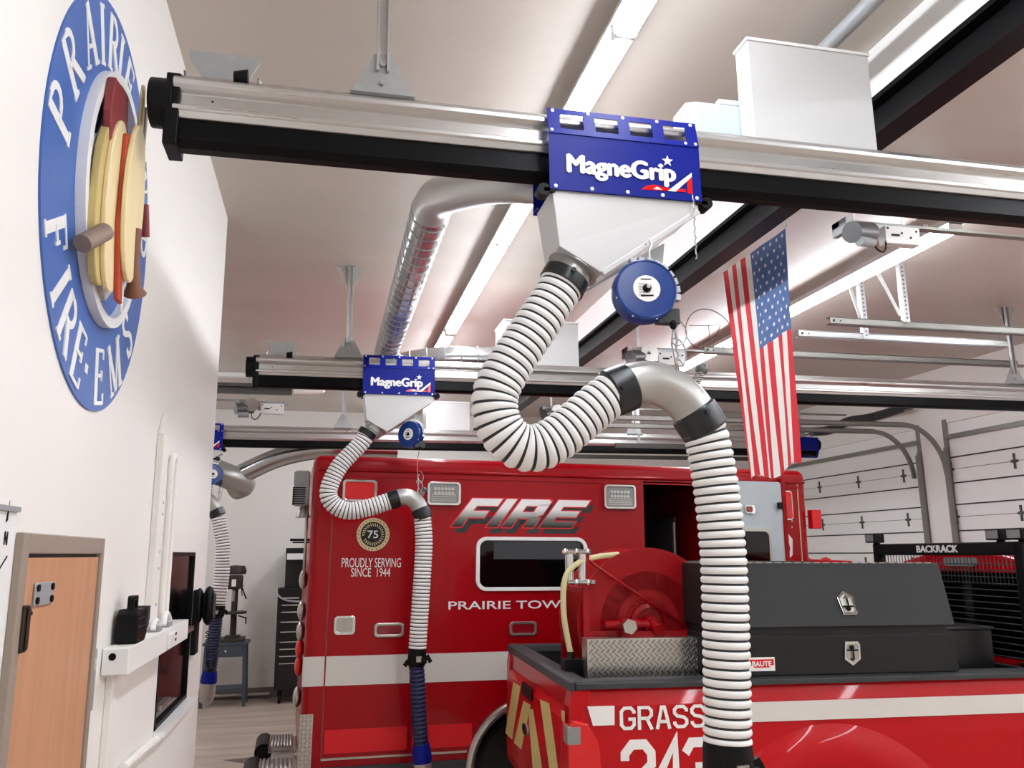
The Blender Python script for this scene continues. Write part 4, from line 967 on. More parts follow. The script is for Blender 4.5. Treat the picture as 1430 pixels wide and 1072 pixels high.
P = smooth_path([(cx0-.02, cy+.1, 1.75), (cx0-.01, cy-.02, 1.55), (cx0+.12, cy-.05, 1.45), (cx0+.35, cy-.04, 1.42)], .03)
tag(MB().tube(P, .014, 8).obj('air_hose', 'grey'), 'thin pale hose looped over the left side of the tool chest', 'hose')
tag(MB().cyl((-1.9, YB-.05, .06), (-.7, YB-.05, .06), .025).obj('floor_pipe', 'chromeS'), 'thin metal pipe along the foot of the back wall behind the stand', 'pipe')
mb = MB().prism([(0, 0), (.55, .03), (.9, -.02), (.7, -.12), (.25, -.1)], lambda u, v, w: Vector((-.95+u, 9.7+v*2.2, w)), .001, .003)
tag(mb.obj('floor_stain', mat('damp_stain', '6d6259', .3, noise=.3, nscale=4)), 'dark damp patch on the concrete floor behind the rear step of the ambulance', 'stain')

# ================================================================== AMBULANCE
AO = Vector((-.13, 6.72, 0)); AR = Euler((0, .0149, .038))
amb = thing('ambulance', 'red fire ambulance with white stripe and FIRE lettering, parked side-on behind the pickup', 'ambulance', AO, rot=AR)
AM = Matrix.LocRotScale(AO, AR, None); AI = AM.inverted()
def plane_pt(inv, px, py, y=0):
    o = inv @ EYE; v = (inv.to_3x3() @ ray(px, py)); t = (y-o.y)/v.y; return o+v*t
def A(px, py, y=0): p = plane_pt(AI, px, py, y); return (p.x, p.z)
AF = lambda u, v, w: Vector((u, -w, v))                    # on the side: w = out of the side
Lz = A(600, 639)[1]; AL = A(1128, 700)[0]; AW = 2.3; bz = .52
b = MB().box(0, AL, 0, AW, bz, Lz)
bm = bmesh.new(); me = bpy.data.meshes.new('t'); me.from_pydata([tuple(v) for v in b.v], [], b.f); bm.from_mesh(me)
ed = [e for e in bm.edges if all(abs(v.co.z-Lz) < .001 for v in e.verts) or all(abs(v.co.x) < .001 for v in e.verts) and abs(e.verts[0].co.z-e.verts[1].co.z) > .5 or all(abs(v.co.x-AL) < .001 for v in e.verts) and abs(e.verts[0].co.z-e.verts[1].co.z) > .5]
bmesh.ops.bevel(bm, geom=ed, offset=.07, segments=5, affect='EDGES', profile=.5); bmesh.ops.recalc_face_normals(bm, faces=bm.faces[:])
b = MB(); b.v = [v.co.copy() for v in bm.verts]; b.f = [[v.index for v in f.verts] for f in bm.faces]; b.m = [0]*len(b.f); b.s = [False]*len(b.f); bm.free()
body = b.obj('body', 'red', amb, local=True)
d0 = A(898, 672); dx0 = d0[0]; dx1 = dx0+.72; dz_t = d0[1]
cut(body, MB().box(dx0, dx1, -.1, 2.2, .62, dz_t)); 
wc = A(702, 1060); wx, wz, wr = A(655, 1050)[0]+.5, .46, .5
cut(body, MB().cyl((wx, -.1, wz), (wx, .5, wz), wr, n=48))
for p in body.data.polygons: p.use_smooth = False
# interior seen through the side door
q = MB().box(dx0-.6, dx0-.58, .02, 2.15, .6, dz_t+.02).box(dx1+.3, dx1+.32, .02, 2.15, .6, dz_t+.02).box(dx0-.6, dx1+.3, 2.15, 2.17, .6, dz_t+.02).box(dx0-.6, dx1+.3, .02, 2.15, .6, .64).box(dx0-.6, dx1+.3, .02, 2.15, dz_t, dz_t+.02)
q.obj('interior_lining', 'dark', amb, local=True)
MB().box(dx0+.0, dx0+.16, 1.5, 1.56, 1.75, 2.45).box(dx0-.1, dx0+.22, 1.6, 2.1, .64, 1.75).obj('interior_cabinet', 'dgrey', amb, local=True, bevel=.01)
MB().box(dx0+.45, dx0+.47, .35, 1.1, .64, 2.45).box(dx0+.36, dx0+.7, 1.2, 2.1, .64, 2.4).obj('partition', 'dgrey', amb, local=True)
MB().box(dx0+.42, dx0+.435, .3, .33, .7, 2.4).box(dx0+.3, dx0+.32, 1.3, 1.32, 2.1, 2.35).obj('grab_rail', 'chromeS', amb, local=True)
# open entry door folded back against the side, white inside face outward
e1 = A(1090, 672, -.06)[0]; e0 = A(985, 672, -.06)[0]; et = A(1060, 672, -.06)[1]
dg = MB().prism(rrect(e0, e1, .65, et, .03, 3), AF, .02, .06).obj('entry_door', 'lgrey', amb, local=True); dg['label'] = 'open white-faced entry door'
wt = A(1060, 740, -.06); wr1 = A(1074, 745, -.06)[0]
MB().frame(rrect(e0+.08, wr1+.015, 1.45, wt[1]+.012, .06), rrect(e0+.1, wr1-.008, 1.47, wt[1]-.01, .05), AF, .06, .072).obj('door_window_frame', 'chromeS', dg, local=True)
MB().prism(rrect(e0+.1, wr1-.008, 1.47, wt[1]-.01, .05), AF, .06, .064).obj('door_window', 'gls', dg, local=True)
c = A(1046, 711, -.06)
MB().prism(rrect(c[0]-.045, c[0]+.05, c[1]-.036, c[1]+.036, .02), AF, .06, .08).obj('door_lamp_bezel', 'chrome', dg, local=True)
MB().prism(rrect(c[0]-.035, c[0]+.02, c[1]-.026, c[1]+.026, .015), AF, .08, .09).obj('door_lamp', 'lensD', dg, local=True)
MB().box(e1, e1+.04, -.075, 0, .65, et+.03).obj('door_post', 'red', amb, local=True, bevel=.006)
c = A(1087, 706, -.07); MB().prism(rrect(c[0]-.015, c[0]+.025, c[1]-.03, c[1]+.03, .01), AF, .075, .1).obj('door_latch', 'blk', amb, local=True)
# mouldings and seams
def sidestrip(name, x0, x1, z0, z1, m, w=.004, par=amb):
    return MB().box(x0, x1, -w, .0, z0, z1).obj(name, m, par, local=True)
gz = A(600, 659)[1]
MB().tube([(.03, -.004, gz), (AL-.03, -.004, gz)], .014, 8).obj('drip_rail', 'red', amb, local=True)
gz2 = A(600, 667)[1]; sidestrip('moulding', .05, AL-.05, gz2-.006, gz2+.006, 'red', .01)
sx = A(462, 760)[0]; xs_ = []
st0, st1 = A(500, 915)[1], A(500, 956)[1]
stp = MB().box(-.003, A(990, 915)[0], -.004, 0, st1, st0).box(-.004, 0, -.004, .12, st1, st0); stp.obj('white_stripe', 'stripe', amb, local=True)
b0 = A(500, 1017)[1]; b1_ = A(500, 1050)[1]
sidestrip('reflective_band', sx+.02, A(568, 1030)[0], b1_, b0, 'redL'); sidestrip('reflective_band', A(575, 1030)[0], wx-wr+.02, b1_, b0, 'redL')
sidestrip('door_seam', sx-.006, sx+.006, .6, gz2-.02, 'lensD', .0055); sidestrip('door_seam', A(571, 1000)[0]-.004, A(571, 1000)[0]+.004, .6, gz2-.1, 'lensD', .0055)
MB().box(.0, wx-wr-.03, -.02, .05, bz-.05, bz+.03).obj('rub_rail', 'dgrey', amb, local=True); MB().box(wx+wr+.03, dx0-.05, -.02, .05, bz-.05, bz+.03).obj('rub_rail', 'dgrey', amb, local=True)
sidestrip('bottom_strip', sx, wx-wr-.02, b1_-.045, b1_-.03, 'chromeS', .008)
# diamond plate corner guard and ridges
g = MB().box(-.012, .09, -.008, 0, bz-.06, .93).box(-.012, -.004, -.008, .2, bz-.06, .93)
g.obj('corner_guard', 'plate', amb, local=True)
g = MB()
for i in range(14):
    for j in range(3): g.obox((.012+.03*j, -.01, bz+.0+.03*i), (.022, .004, .006), (0, .9 if (i+j) % 2 else -.9, 0))
g.obj('guard_ridges', 'plateH', amb, local=True)
# wheel arch
a_ = [Vector((wx+(wr+.0)*math.cos(t), -.025, wz+(wr+.0)*math.sin(t))) for t in [PI*k/24 for k in range(-2, 27)]]
mb = MB().tube(a_, .035, 10); mb.obj('fender_ring', 'chromeS', amb, local=True)
MB().box(wx-wr, wx+wr, .5, .52, 0.3, wz+wr).obj('wheel_well', 'dark', amb, local=True)
wh = MB().lathe([(.22, .0), (.38, .0), (.41, .03), (.41, .2), (.38, .24), (.2, .24)], (wx, .12, .42), (0, 1, 0), 40).obj('wheel', 'tire', amb, local=True)
MB().lathe([(0, .06), (.08, .05), (.1, .08), (.2, .05), (.22, .01), (.22, .2)], (wx, .14, .42), (0, 1, 0), 32).obj('rim', 'dgrey', wh, local=True)
for xx in (AL+1.0, AL+1.0):
    pass
# side lamps
def lampbox(px0, py0, px1, py1, m, name='scene_lamp', bz_='chrome', d=.035):
    a = A(px0, py0, -.02); b = A(px1, py1, -.02)
    fr_ = MB().frame(rrect(a[0], b[0], b[1], a[1], .03), rrect(a[0]+.02, b[0]-.02, b[1]+.02, a[1]-.02, .02), AF, 0, d).obj(name, bz_, amb, local=True, bevel=.004)
    MB().prism(rrect(a[0]+.02, b[0]-.02, b[1]+.02, a[1]-.02, .02), AF, 0, d*.75).obj('lens', m, fr_, local=True); return fr_, a, b
f1, a, b = lampbox(479, 669, 526, 701, 'lensR', 'warning_lamp')
for pr in ((597, 672, 643, 706), (843, 676, 888, 711)):
    f_, a, b = lampbox(*pr, 'lensC')
    led = MB(); W_ = b[0]-a[0]; H_ = a[1]-b[1]
    for i in range(6):
        for j in range(2): led.cyl((a[0]+W_*(.24+.104*i), -.026, a[1]-H_*(.3+.18*j)), (a[0]+W_*(.24+.104*i), -.031, a[1]-H_*(.3+.18*j)), .013, n=10)
    for j in range(4): led.box(a[0]+.04, b[0]-.04, -.031, -.026, b[1]+.035+.016*j, b[1]+.041+.016*j)
    led.obj('led_rows', 'chromeS', f_, local=True)
for pr in ((523, 870, 564, 889), (712, 868, 750, 887)):
    lampbox(*pr, 'lensD', 'side_marker', 'chromeS', .02)
# door handle
a = A(467, 860, -.02); b = A(496, 886, -.02)
hd = MB().frame(rrect(a[0], b[0], b[1], a[1], .03), rrect(a[0]+.025, b[0]-.025, b[1]+.02, a[1]-.02, .015), AF, 0, .012).obj('door_handle', 'chrome', amb, local=True, bevel=.003)
MB().prism(rrect(a[0]+.025, b[0]-.025, b[1]+.02, a[1]-.02, .015), AF, 0, .003).prism(rrect(a[0]+.08, a[0]+.1, b[1]+.02, a[1]-.02, .004), AF, .003, .02).obj('handle_recess', 'chromeS', hd, local=True)
# side window
a = A(665, 749, -.01); b = A(821, 824, -.01)
wf = MB().frame(rrect(a[0], b[0], b[1], a[1], .09, 8), rrect(a[0]+.032, b[0]-.032, b[1]+.03, a[1]-.03, .06, 8), AF, 0, .02).obj('side_window_frame', 'white', amb, local=True, bevel=.004)
MB().prism(rrect(a[0]+.03, b[0]-.03, b[1]+.028, a[1]-.028, .06, 8), AF, 0, .006).obj('side_window', 'gls', wf, local=True)
MB().box(a[0]+.15, b[0]-.06, -.0075, -.006, a[1]-.18, a[1]-.035).obj('window_shade', 'dgrey', wf, local=True)
# lettering
def AT(name, txt, x0, y0, x1, y1, m='letter', bold=0, ext=.001, off=.003):
    a = A(x0, y1); b = A(x1, y0)
    return text_obj(name, txt, .1, m, amb, (a[0], 0, a[1]), (1, 0, 0), (0, 0, 1), off=off, bold=bold, fitw=b[0]-a[0], fith=b[1]-a[1], ext=ext)
AT('lettering', 'PROUDLY SERVING', 477, 779, 560, 792)
AT('lettering', 'SINCE  1944', 490, 793, 545, 805)
AT('lettering', 'PRAIRIE TOWNSHIP', 626, 837, 850, 851, bold=.0008)
# FIRE: slanted letters with fade, pale outline and dark drop shadow
a = A(630, 735); b = A(830, 699); W_, H_ = b[0]-a[0], b[1]-a[1]
FI = {'F': [[(0, 0), (.2, 0), (.2, 1), (0, 1)], [(.19, 1), (.62, 1), (.62, .74), (.19, .74)], [(.19, .56), (.52, .56), (.52, .32), (.19, .32)]],
      'I': [[(0, 0), (.22, 0), (.22, 1), (0, 1)]],
      'R': [[(0, 0), (.2, 0), (.2, 1), (0, 1)], [(.19, 1), (.58, 1), (.66, .93), (.66, .82), (.58, .76), (.19, .76)], [(.44, .8), (.66, .86), (.66, .46), (.56, .38), (.44, .5)], [(.19, .54), (.5, .54), (.58, .36), (.5, .32), (.19, .32)], [(.38, .36), (.58, .4), (.66, .3), (.66, 0), (.45, 0), (.45, .28)]],
      'E': [[(0, 0), (.2, 0), (.2, 1), (0, 1)], [(.19, 1), (.68, 1), (.68, .76), (.19, .76)], [(.19, .6), (.62, .6), (.62, .38), (.19, .38)], [(.19, .22), (.68, .22), (.68, 0), (.19, 0)]]}
GM = grad_mat(a[1], b[1])
def fire(dx, dz, grow, w0, w1, m, name):
    mb = MB(); x = 0
    for ch in 'FIRE':
        for poly in FI[ch]:
            cx = sum(p[0] for p in poly)/len(poly); cz = sum(p[1] for p in poly)/len(poly)
            pts = []
            for px_, pz_ in poly:
                gx = px_+(grow if px_ > cx else -grow); gz_ = pz_+(grow*1.3 if pz_ > cz else -grow*1.3)
                pts.append((a[0]+dx+(x+gx+.42*gz_)*W_/2.98, a[1]+dz+gz_*H_))
            mb.prism(pts, AF, w0, w1)
        x += {'F': .70, 'I': .31, 'R': .78, 'E': .7}[ch]
    return mb.obj(name, m, amb, local=True)
fire(.03, -.045, .015, .001, .0016, 'seam', 'lettering_shadow'); fire(0, 0, .03, .002, .0026, 'flagR', 'lettering_outline'); fire(0, 0, .0, .003, .004, GM, 'fire_lettering')
# anniversary seal
c = A(521, 746); rr = (A(544, 746)[0]-A(498, 746)[0])/2
MB().prism(oval(c[0], c[1], rr, rr, 40), AF, .001, .002).obj('seal_rim', 'gold', amb, local=True)
MB().prism(oval(c[0], c[1], rr*.76, rr*.76, 40), AF, .002, .003).obj('seal_field', 'liner', amb, local=True)
mb = MB()
for k in range(26):
    t = math.radians(-60+300*k/25-30) if 0 else math.radians(-75+k*330/25-90+15)
    mb.prism([tuple(p) for p in ribbon([(c[0]+rr*.5*math.cos(t), c[1]+rr*.5*math.sin(t)), (c[0]+rr*.68*math.cos(t+.12), c[1]+rr*.68*math.sin(t+.12))], .007)[0]], AF, .003, .004)
for k in range(24):
    t = 2*PI*k/24; mb.prism([(c[0]+rr*.88*math.cos(t)+dx, c[1]+rr*.88*math.sin(t)+dz) for dx, dz in ((-.006, -.004), (.006, -.004), (0, .007))], AF, .002, .003, 1)
mb.obj('seal_wreath', ['gold', 'brn'], amb, local=True)
text_obj('seal_lettering', '75', .1, 'letter', amb, (c[0]-.045, 0, c[1]-.03), (1, 0, 0), (0, 0, 1), off=.004, fitw=.085, fith=.06, bold=.001)
# rear lamps, handles and step
def rearbulge(z, rr, m, name='rear_lamp', y=.25): MB().ball((-.03, y, z), rr, 0, 18, (.55, 1, 1.25)).obj(name, m, amb, local=True)
for py, m in ((742+68, 'chromeS'), (855, 'chromeS'), (885, 'chromeS'), (910, 'lensR'), (935, 'lensR'), (980, 'chromeS')): rearbulge(A(423, py)[1], .062, m)
z = A(425, 672)[1]
fl = MB().box(-.14, -.02, .12, .3, z-.18, z+.1).obj('flood_lamp', 'grey', amb, local=True, bevel=.02)
MB().box(-.146, -.05, .115, .12, z-.02, z+.085).obj('lens', 'lensC', fl, local=True, bevel=.002)
mb = MB()
for k in range(8): mb.box(-.15, -.05, .11, .3, z-.17+.018*k, z-.162+.018*k)
mb.obj('cooling_fins', 'blk', fl, local=True)
z = A(425, 712)[1]; MB().lathe([(.02, 0), (.06, .1)], (-.06, .2, z+.05), (0, 0, -1), 16).obj('speaker_horn', 'chromeS', amb, local=True)
MB().tube([(-.03, .15, A(425, 700)[1]), (-.03, .15, 1.9)], .012, 8).obj('grab_bar', 'chromeS', amb, local=True)
z = A(420, 753)[1]; MB().bar((-.15, .2, z), (0, .2, z), .02, .02).bar((-.13, .2, z-.02), (0, .2, z-.02), .02, .012).obj('door_hook', 'blk', amb, local=True)
st = thing('x', None, None, (0, 0, 0)); bpy.data.objects.remove(st)
def step(y0, y1, z, x0):
    s_ = MB().box(x0+.1, .0, y0, y1, z-.05, z)
    o_ = s_.obj('rear_step', 'chromeS', amb, local=True, bevel=.01)
    g = MB(); n_ = 8
    for k in range(n_): g.cyl((x0+.12+k*(-x0-.14)/n_, y0, z+.004), (x0+.12+k*(-x0-.14)/n_, y1, z+.004), .014, n=8)
    g.obj('tread_ribs', 'tread', o_, local=True)
    MB().tube([(x0+.07, y0-.0, z-.035), (x0+.07, y1, z-.035)], .07, 18).obj('rubber_bumper', 'blk', o_, local=True)
step(.02, .42, .53, -.40); step(.85, 1.3, .53, -.34)
MB().box(-.2, -.02, .43, .84, .40, .50).obj('step_plate', 'chromeS', amb, local=True)
# front corner details
c0, c1_ = A(1092, 685), A(1108, 726)
MB().prism(rrect(c0[0], c1_[0]-.01, c1_[1], c0[1], .03), AF, 0, .02).obj('front_lamp_bezel', 'chrome', amb, local=True)
MB().prism(rrect(c0[0]+.01, c1_[0]-.02, c1_[1]+.012, c0[1]-.012, .02), AF, .02, .028).obj('front_lamp', 'lensR', amb, local=True)
u0 = A(1116, 730)[0]; sidestrip('pinstripe', u0, u0+.008, 1.9, A(1116, 672)[1], 'gold', .005)
mb = MB()
for y_ in (729, 737): p = A(1102, y_); mb.prism([tuple(v) for v in ribbon(arc(p[0], p[1], .035, .02, 20, 160, 6), .012)[0]], AF, .003, .004)
p = A(1103, 762); mb.prism([(p[0]-.03, p[1]+.13), (p[0]+.03, p[1]+.06), (p[0]+.02, p[1]-.08), (p[0]-.02, p[1]-.12), (p[0]-.0, p[1]-.02)], AF, .003, .004)
mb.obj('lettering_edge', 'letter', amb, local=True)
MB().box(AL, AL+.1, -.05, .02, A(1135, 738)[1], A(1135, 712)[1]).obj('side_flag_lamp', 'redL', amb, local=True, bevel=.005)
# chassis cab
cz = 2.06; prof = [(AL-.02, bz), (AL+2.4, bz), (AL+2.4, 1.2), (AL+1.25, 1.38), (AL+.85, 1.98), (AL+.6, cz), (AL-.02, cz+.02)]
cab = MB().prism(prof, lambda u, v, w: Vector((u, w, v)), .2, 2.1).obj('cab', 'red', amb, local=True, bevel=.06, seg=4)
MB().prism([(AL+.12, 1.42), (AL+1.05, 1.42), (AL+.78, 1.9), (AL+.15, 1.92)], lambda u, v, w: Vector((u, w, v)), .185, .2).obj('cab_window', 'gls', amb, local=True)
for k in range(5):
    MB().ball((AL+.5, .5+.32*k, cz+.005), .04, 0, 12, (1.5, 1, .55)).obj('roof_marker', 'lensR', amb, local=True)
MB().ball((AL+.3, .7, cz+.01), .08, 0, 16, (1.0, 1, .8)).obj('antenna_dome', 'blk', amb, local=True)

# ================================================================== PICKUP
PO = Vector((1.31, 4.4, 0)); PR = Euler((0, .014, math.radians(-2.5)))
pk = thing('pickup_truck', 'red fire pickup with white stripe and GRASS 243 lettering in the foreground', 'pickup truck', PO, rot=PR)
PI_ = Matrix.LocRotScale(PO, PR, None).inverted()
def Pp(px, py, y=0): p = plane_pt(PI_, px, py, y); return (p.x, p.z)
BZ = 1.42; BL = 3.1; BW = 1.93
# near bed side: profile extruded along the truck, tumblehome at the top
def sideprof(s): return [(0, .5), (-.01, .8), (-.012, 1.1), (0.0, 1.3), (.03, 1.385), (.12, 1.4), (.12, .5)]
tcx = Pp(1162, 1066)[0]; tcz = .43
near = MB().prism([(v, z) for v, z in sideprof(0)], lambda u, v, w: Vector((w, u, v)), .02, BL).obj('bed_side', 'redP', pk, local=True)
cut(near, MB().cyl((tcx, -.2, tcz), (tcx, .3, tcz), .52, n=64))
near2 = MB().prism([(BW-v, z) for v, z in sideprof(0)], lambda u, v, w: Vector((w, u, v)), .02, BL).obj('bed_side', 'redP', pk, local=True)
fl = MB(); n_ = 48; vs = []
prof = [(.51, -.005), (.515, -.05), (.56, -.062), (.66, -.05), (.73, -.022), (.76, -.004)]
for k in range(n_+1):
    t = math.radians(-12+204*k/n_)
    for rr_, yy in prof: vs.append((tcx+rr_*math.cos(t)*1.04, yy-.004, tcz+rr_*math.sin(t)*.98))
m_ = len(prof); fl.add(vs, [(k*m_+j, k*m_+j+1, (k+1)*m_+j+1, (k+1)*m_+j) for k in range(n_) for j in range(m_-1)], 0, True)
fl.obj('fender_flare', 'redP', pk, local=True)
MB().box(tcx-.55, tcx+.55, .3, .32, .3, 1.0).obj('wheel_well', 'dark', pk, local=True)
wh = MB().lathe([(.22, .0), (.37, .0), (.4, .03), (.41, .1), (.4, .24), (.36, .27), (.2, .27)], (tcx, -.02, .42), (0, 1, 0), 44).obj('wheel', 'tire', pk, local=True)
MB().lathe([(0, .05), (.08, .04), (.1, .07), (.2, .03), (.225, .01), (.225, .2)], (tcx, -.02, .42), (0, 1, 0), 32).obj('rim', 'chromeS', wh, local=True)
MB().box(0.05, BL, .12, BW-.12, .9, .93).box(.05, BL, .121, .14, .93, 1.38).box(.05, BL, BW-.14, BW-.121, .93, 1.38).box(BL-.05, BL, .12, BW-.12, .93, 1.38).box(.06, .08, .14, BW-.14, .93, 1.38).obj('bed_liner', 'liner', pk, local=True)
c = [(-.012, 1.385), (-.012, 1.415), (.02, 1.425), (.13, 1.425), (.14, 1.38)]
MB().prism(c, lambda u, v, w: Vector((w, u, v)), .0, BL).obj('rail_cap', 'cap', pk, local=True, bevel=.004)
MB().prism([(BW-u, v) for u, v in c], lambda u, v, w: Vector((w, u, v)), .0, BL).obj('rail_cap', 'cap', pk, local=True, bevel=.004)
# tailgate
tg = MB().prism([(-.03, .62), (-.05, .7), (-.05, 1.22), (-.02, 1.27), (-.015, 1.385), (.05, 1.39), (.05, .62)], lambda u, v, w: Vector((u, w, v)), .13, BW-.13)
tgo = tg.obj('tailgate', 'redP', pk, local=True, bevel=.006)
MB().prism([(-.035, 1.375), (-.03, 1.42), (.0, 1.428), (.09, 1.42), (.09, 1.385)], lambda u, v, w: Vector((u, w, v)), .0, BW).obj('tailgate_cap', 'cap', pk, local=True, bevel=.004)
for yy in (0.0, BW-.13): MB().prism([(-.03, .62), (-.035, .75), (-.035, 1.3), (-.02, 1.385), (.08, 1.385), (.08, .62)], lambda u, v, w: Vector((u, w, v)), yy, yy+.127).obj('corner_post', 'redP', pk, local=True, bevel=.012)
TX = -.051
def Tt(px, py):
    o = PI_ @ EYE; v = PI_.to_3x3() @ ray(px, py); t = (TX-o.x)/v.x; p = o+v*t; return (p.y, p.z)
TF = lambda u, v, w: Vector((TX-w, u, v))
for k, q in enumerate(([(717, 952), (727, 958), (715, 1032), (706, 1023)], [(731, 978), (741, 984), (728, 1046), (718, 1037)], [(738, 990), (744, 990), (757, 1072), (744, 1072)], [(754, 976), (767, 982), (781, 1085), (769, 1085)], [(784, 991), (789, 993), (788, 1010), (785, 1005)])):
    MB().prism([Tt(*p) for p in q], TF, 0, .001).obj('chevron_stripe', 'yel', tgo, local=True)
h0, h1 = Tt(731, 950), Tt(744, 980)
MB().prism(rrect(h1[0], h0[0], h1[1], h0[1], .02), TF, 0, .012).obj('tailgate_handle', 'blk', tgo, local=True, bevel=.004)
c = Tt(735, 1018); MB().prism(oval(c[0], c[1], .085, .04, 24), TF, 0, .012).obj('oval_badge', 'chromeS', tgo, local=True)
MB().prism(oval(c[0], c[1], .075, .032, 24), TF, .012, .014).obj('badge_field', 'blk', tgo, local=True)
# tail lamp wrapping the near corner
tl = MB().prism([(-.045, .78), (-.045, 1.19), (-.02, 1.24), (.06, 1.22), (.12, 1.12), (.14, .95), (.13, .78)], lambda u, v, w: Vector((u, w, v)), -.016, .13).obj('tail_lamp', 'lensR', pk, local=True, bevel=.012, seg=3)
MB().box(-.052, .02, -.018, .085, 1.115, 1.205).obj('reverse_lens', 'lensC', tl, local=True, bevel=.006)
# side graphics
SF = lambda u, v, w: Vector((u, -.013-w, v))
def SP(px, py): return Pp(px, py, -.013)
s0, s1 = SP(990, 982), SP(990, 1010)
MB().prism([(s0[0], s1[1]), (BL, s1[1]-.0), (BL, s0[1]), (s0[0], s0[1])], SF, .0, .002).obj('side_stripe', 'stripe', pk, local=True)
MB().prism([SP(*p) for p in ((820, 986), (858, 985), (858, 1012), (828, 1013))], SF, 0, .002).obj('side_flag', 'letter', pk, local=True)
a, b = SP(868, 1017), SP(888, 988)
mb = MB(); block_text(mb, 'GRASS', SF, a[0], a[1], b[1]-a[1], b[0]-a[0]-.012, (SP(967, 1017)[0]-a[0])/4, t=.16); mb.obj('grass_lettering', 'letter', pk, local=True)
a = SP(873, 1072); b = SP(900, 1036); mb = MB(); block_text(mb, '243', SF, a[0], b[1]-.27, .26, .15, (SP(958, 1072)[0]-a[0])/2, t=.19); mb.obj('number_lettering', 'letter', pk, local=True)
# cab
CU = BL+.03
cp = [(.0, .5), (-.0, 1.1), (.03, 1.38), (.14, 1.78), (.2, 1.95), (.3, 2.04), (.6, 2.1), (BW/2, 2.12), (BW-.6, 2.1), (BW-.3, 2.04), (BW-.2, 1.95), (BW-.14, 1.78), (BW-.03, 1.38), (BW, 1.1), (BW, .5)]
MB().prism(cp, lambda u, v, w: Vector((w, u, v)), CU, CU+2.2).obj('cab', 'redP', pk, local=True, bevel=.02, seg=3)
MB().prism(rrect(.28, BW-.28, 1.42, 1.97, .06), lambda u, v, w: Vector((CU-w, u, v)), 0, .006).obj('rear_window', 'gls', pk, local=True)
MB().prism([(1.42, 1.44), (2.2, 1.44), (2.2, 1.86), (1.42, 1.86)], lambda u, v, w: Vector((CU-1.3+u, -.0+w, v)), .06, .1).obj('side_glass', 'gls', pk, local=True)
MB().prism(rrect(BW/2-.16, BW/2+.16, 2.01, 2.07, .022), lambda u, v, w: Vector((CU-w, u, v)), 0, .02).obj('brake_lamp', 'lensC', pk, local=True)
# ------------------------------------------------------------------ what the truck carries
def carried(name, label, cat): return thing(name, label, cat, Matrix.LocRotScale(PO, PR, None) @ Vector((0, 0, BZ)), rot=PR)
def PB(mb, name, m, par, **k):
    mb.v = [p-Vector((0, 0, BZ)) for p in mb.v]; return mb.obj(name, m, par, local=True, **k)
# black side box
tb = carried('side_tool_box', 'black tread-plate side tool box with two chrome latches on the near bed rail', 'truck tool box')
a = Pp(1003, 900)[0]; b = Pp(1344, 940)[0]; zm0, zm1 = Pp(1338, 884)[1], Pp(1340, 872)[1]; zt = Pp(1310, 786, .16)[1]; xb = Pp(1310, 786, .16)[0]
PB(MB().prism([(a, BZ+.008), (b, BZ+.008), (b-.0, BZ+.03), (b-.03, zm0), (a, zm0)], lambda u, v, w: Vector((u, w, v)), .02, .5), 'lower_door', 'tbox', tb, bevel=.004)
PB(MB().box(a+.01, b-.05, .035, .5, zm0, zm1), 'middle_gap', 'liner', tb)
xa_ = a
vs = [(xa_, .0, zm1), (b-.015, .0, zm1), (xb, .16, zt), (xa_, .16, zt), (xa_, .5, zm1), (b-.015, .5, zm1), (xb, .5, zt), (xa_, .5, zt)]
PB(MB().add(vs, [(0, 1, 2, 3), (4, 7, 6, 5), (0, 4, 5, 1), (3, 2, 6, 7), (0, 3, 7, 4), (1, 5, 6, 2)]), 'sloping_lid', 'tbox', tb, bevel=.003)
hm = MB()
for k in range(24): hm.box(xa_+.02+k*(xb-xa_-.05)/24, xa_+.06+k*(xb-xa_-.05)/24, .155, .17, zt-.001, zt+.004)
PB(hm, 'hinge_strip', 'chromeS', tb)
def latch(cx_, cz_, flip, slope):
    s = -1 if flip else 1
    yo = lambda v: (.16*(v-zm1)/(zt-zm1) if slope else .02)
    fn = lambda u, v, w: Vector((cx_+u, yo(cz_+s*v)-w-.002, cz_+s*v))
    out = [(-.048, -.05), (.048, -.05), (.052, .03), (.03, .062), (-.03, .062), (-.052, .03)][::1]
    out = [(-.04, -.062), (.04, -.062), (.052, -.045), (.05, .035), (.0, .07), (-.05, .035)]; inn = [(x*.74, y*.74) for x, y in out]
    L_ = PB(MB().frame(out, inn, fn, 0, .008), 'latch', 'chrome', tb, bevel=.002)
    PB(MB().prism(inn, fn, 0, .002), 'latch_dish', 'chromeS', L_)
    m = MB().bar(fn(-.03, -.015, .012), fn(.03, -.015, .012), .012, .008).cyl(fn(0, -.03, .002), fn(0, -.03, .012), .012, n=14)
    m.tube([fn(-.008, .03, .01), fn(0, .04, .01), fn(.008, .03, .01), fn(.004, -.015, .012)], .004, 6)
    PB(m, 'latch_handle', 'blk', L_)
c = Pp(1181, 842, .06); latch(c[0], c[1], False, True)
c = Pp(1189, 911, .02); latch(c[0], c[1], True, False)
a_, b_ = Pp(1045, 937, .02), Pp(1081, 917, .02)
bd = PB(MB().prism([(a_[0], a_[1]), (b_[0], a_[1]), (b_[0], b_[1]), (a_[0], b_[1])], lambda u, v, w: Vector((u, .018-w, v)), 0, .003), 'maker_badge', 'letter', tb)
W_ = b_[0]-a_[0]; H_ = b_[1]-a_[1]
fn = lambda u, v, w: Vector((a_[0]+u*W_, .015-w, a_[1]+v*H_))
PB(MB().prism([(.04, .85), (.96, .85), (.96, .4), (.8, .4), (.8, .25), (.2, .25), (.2, .4), (.04, .4)], fn, 0, .0008), 'badge_field', 'lensR', bd)
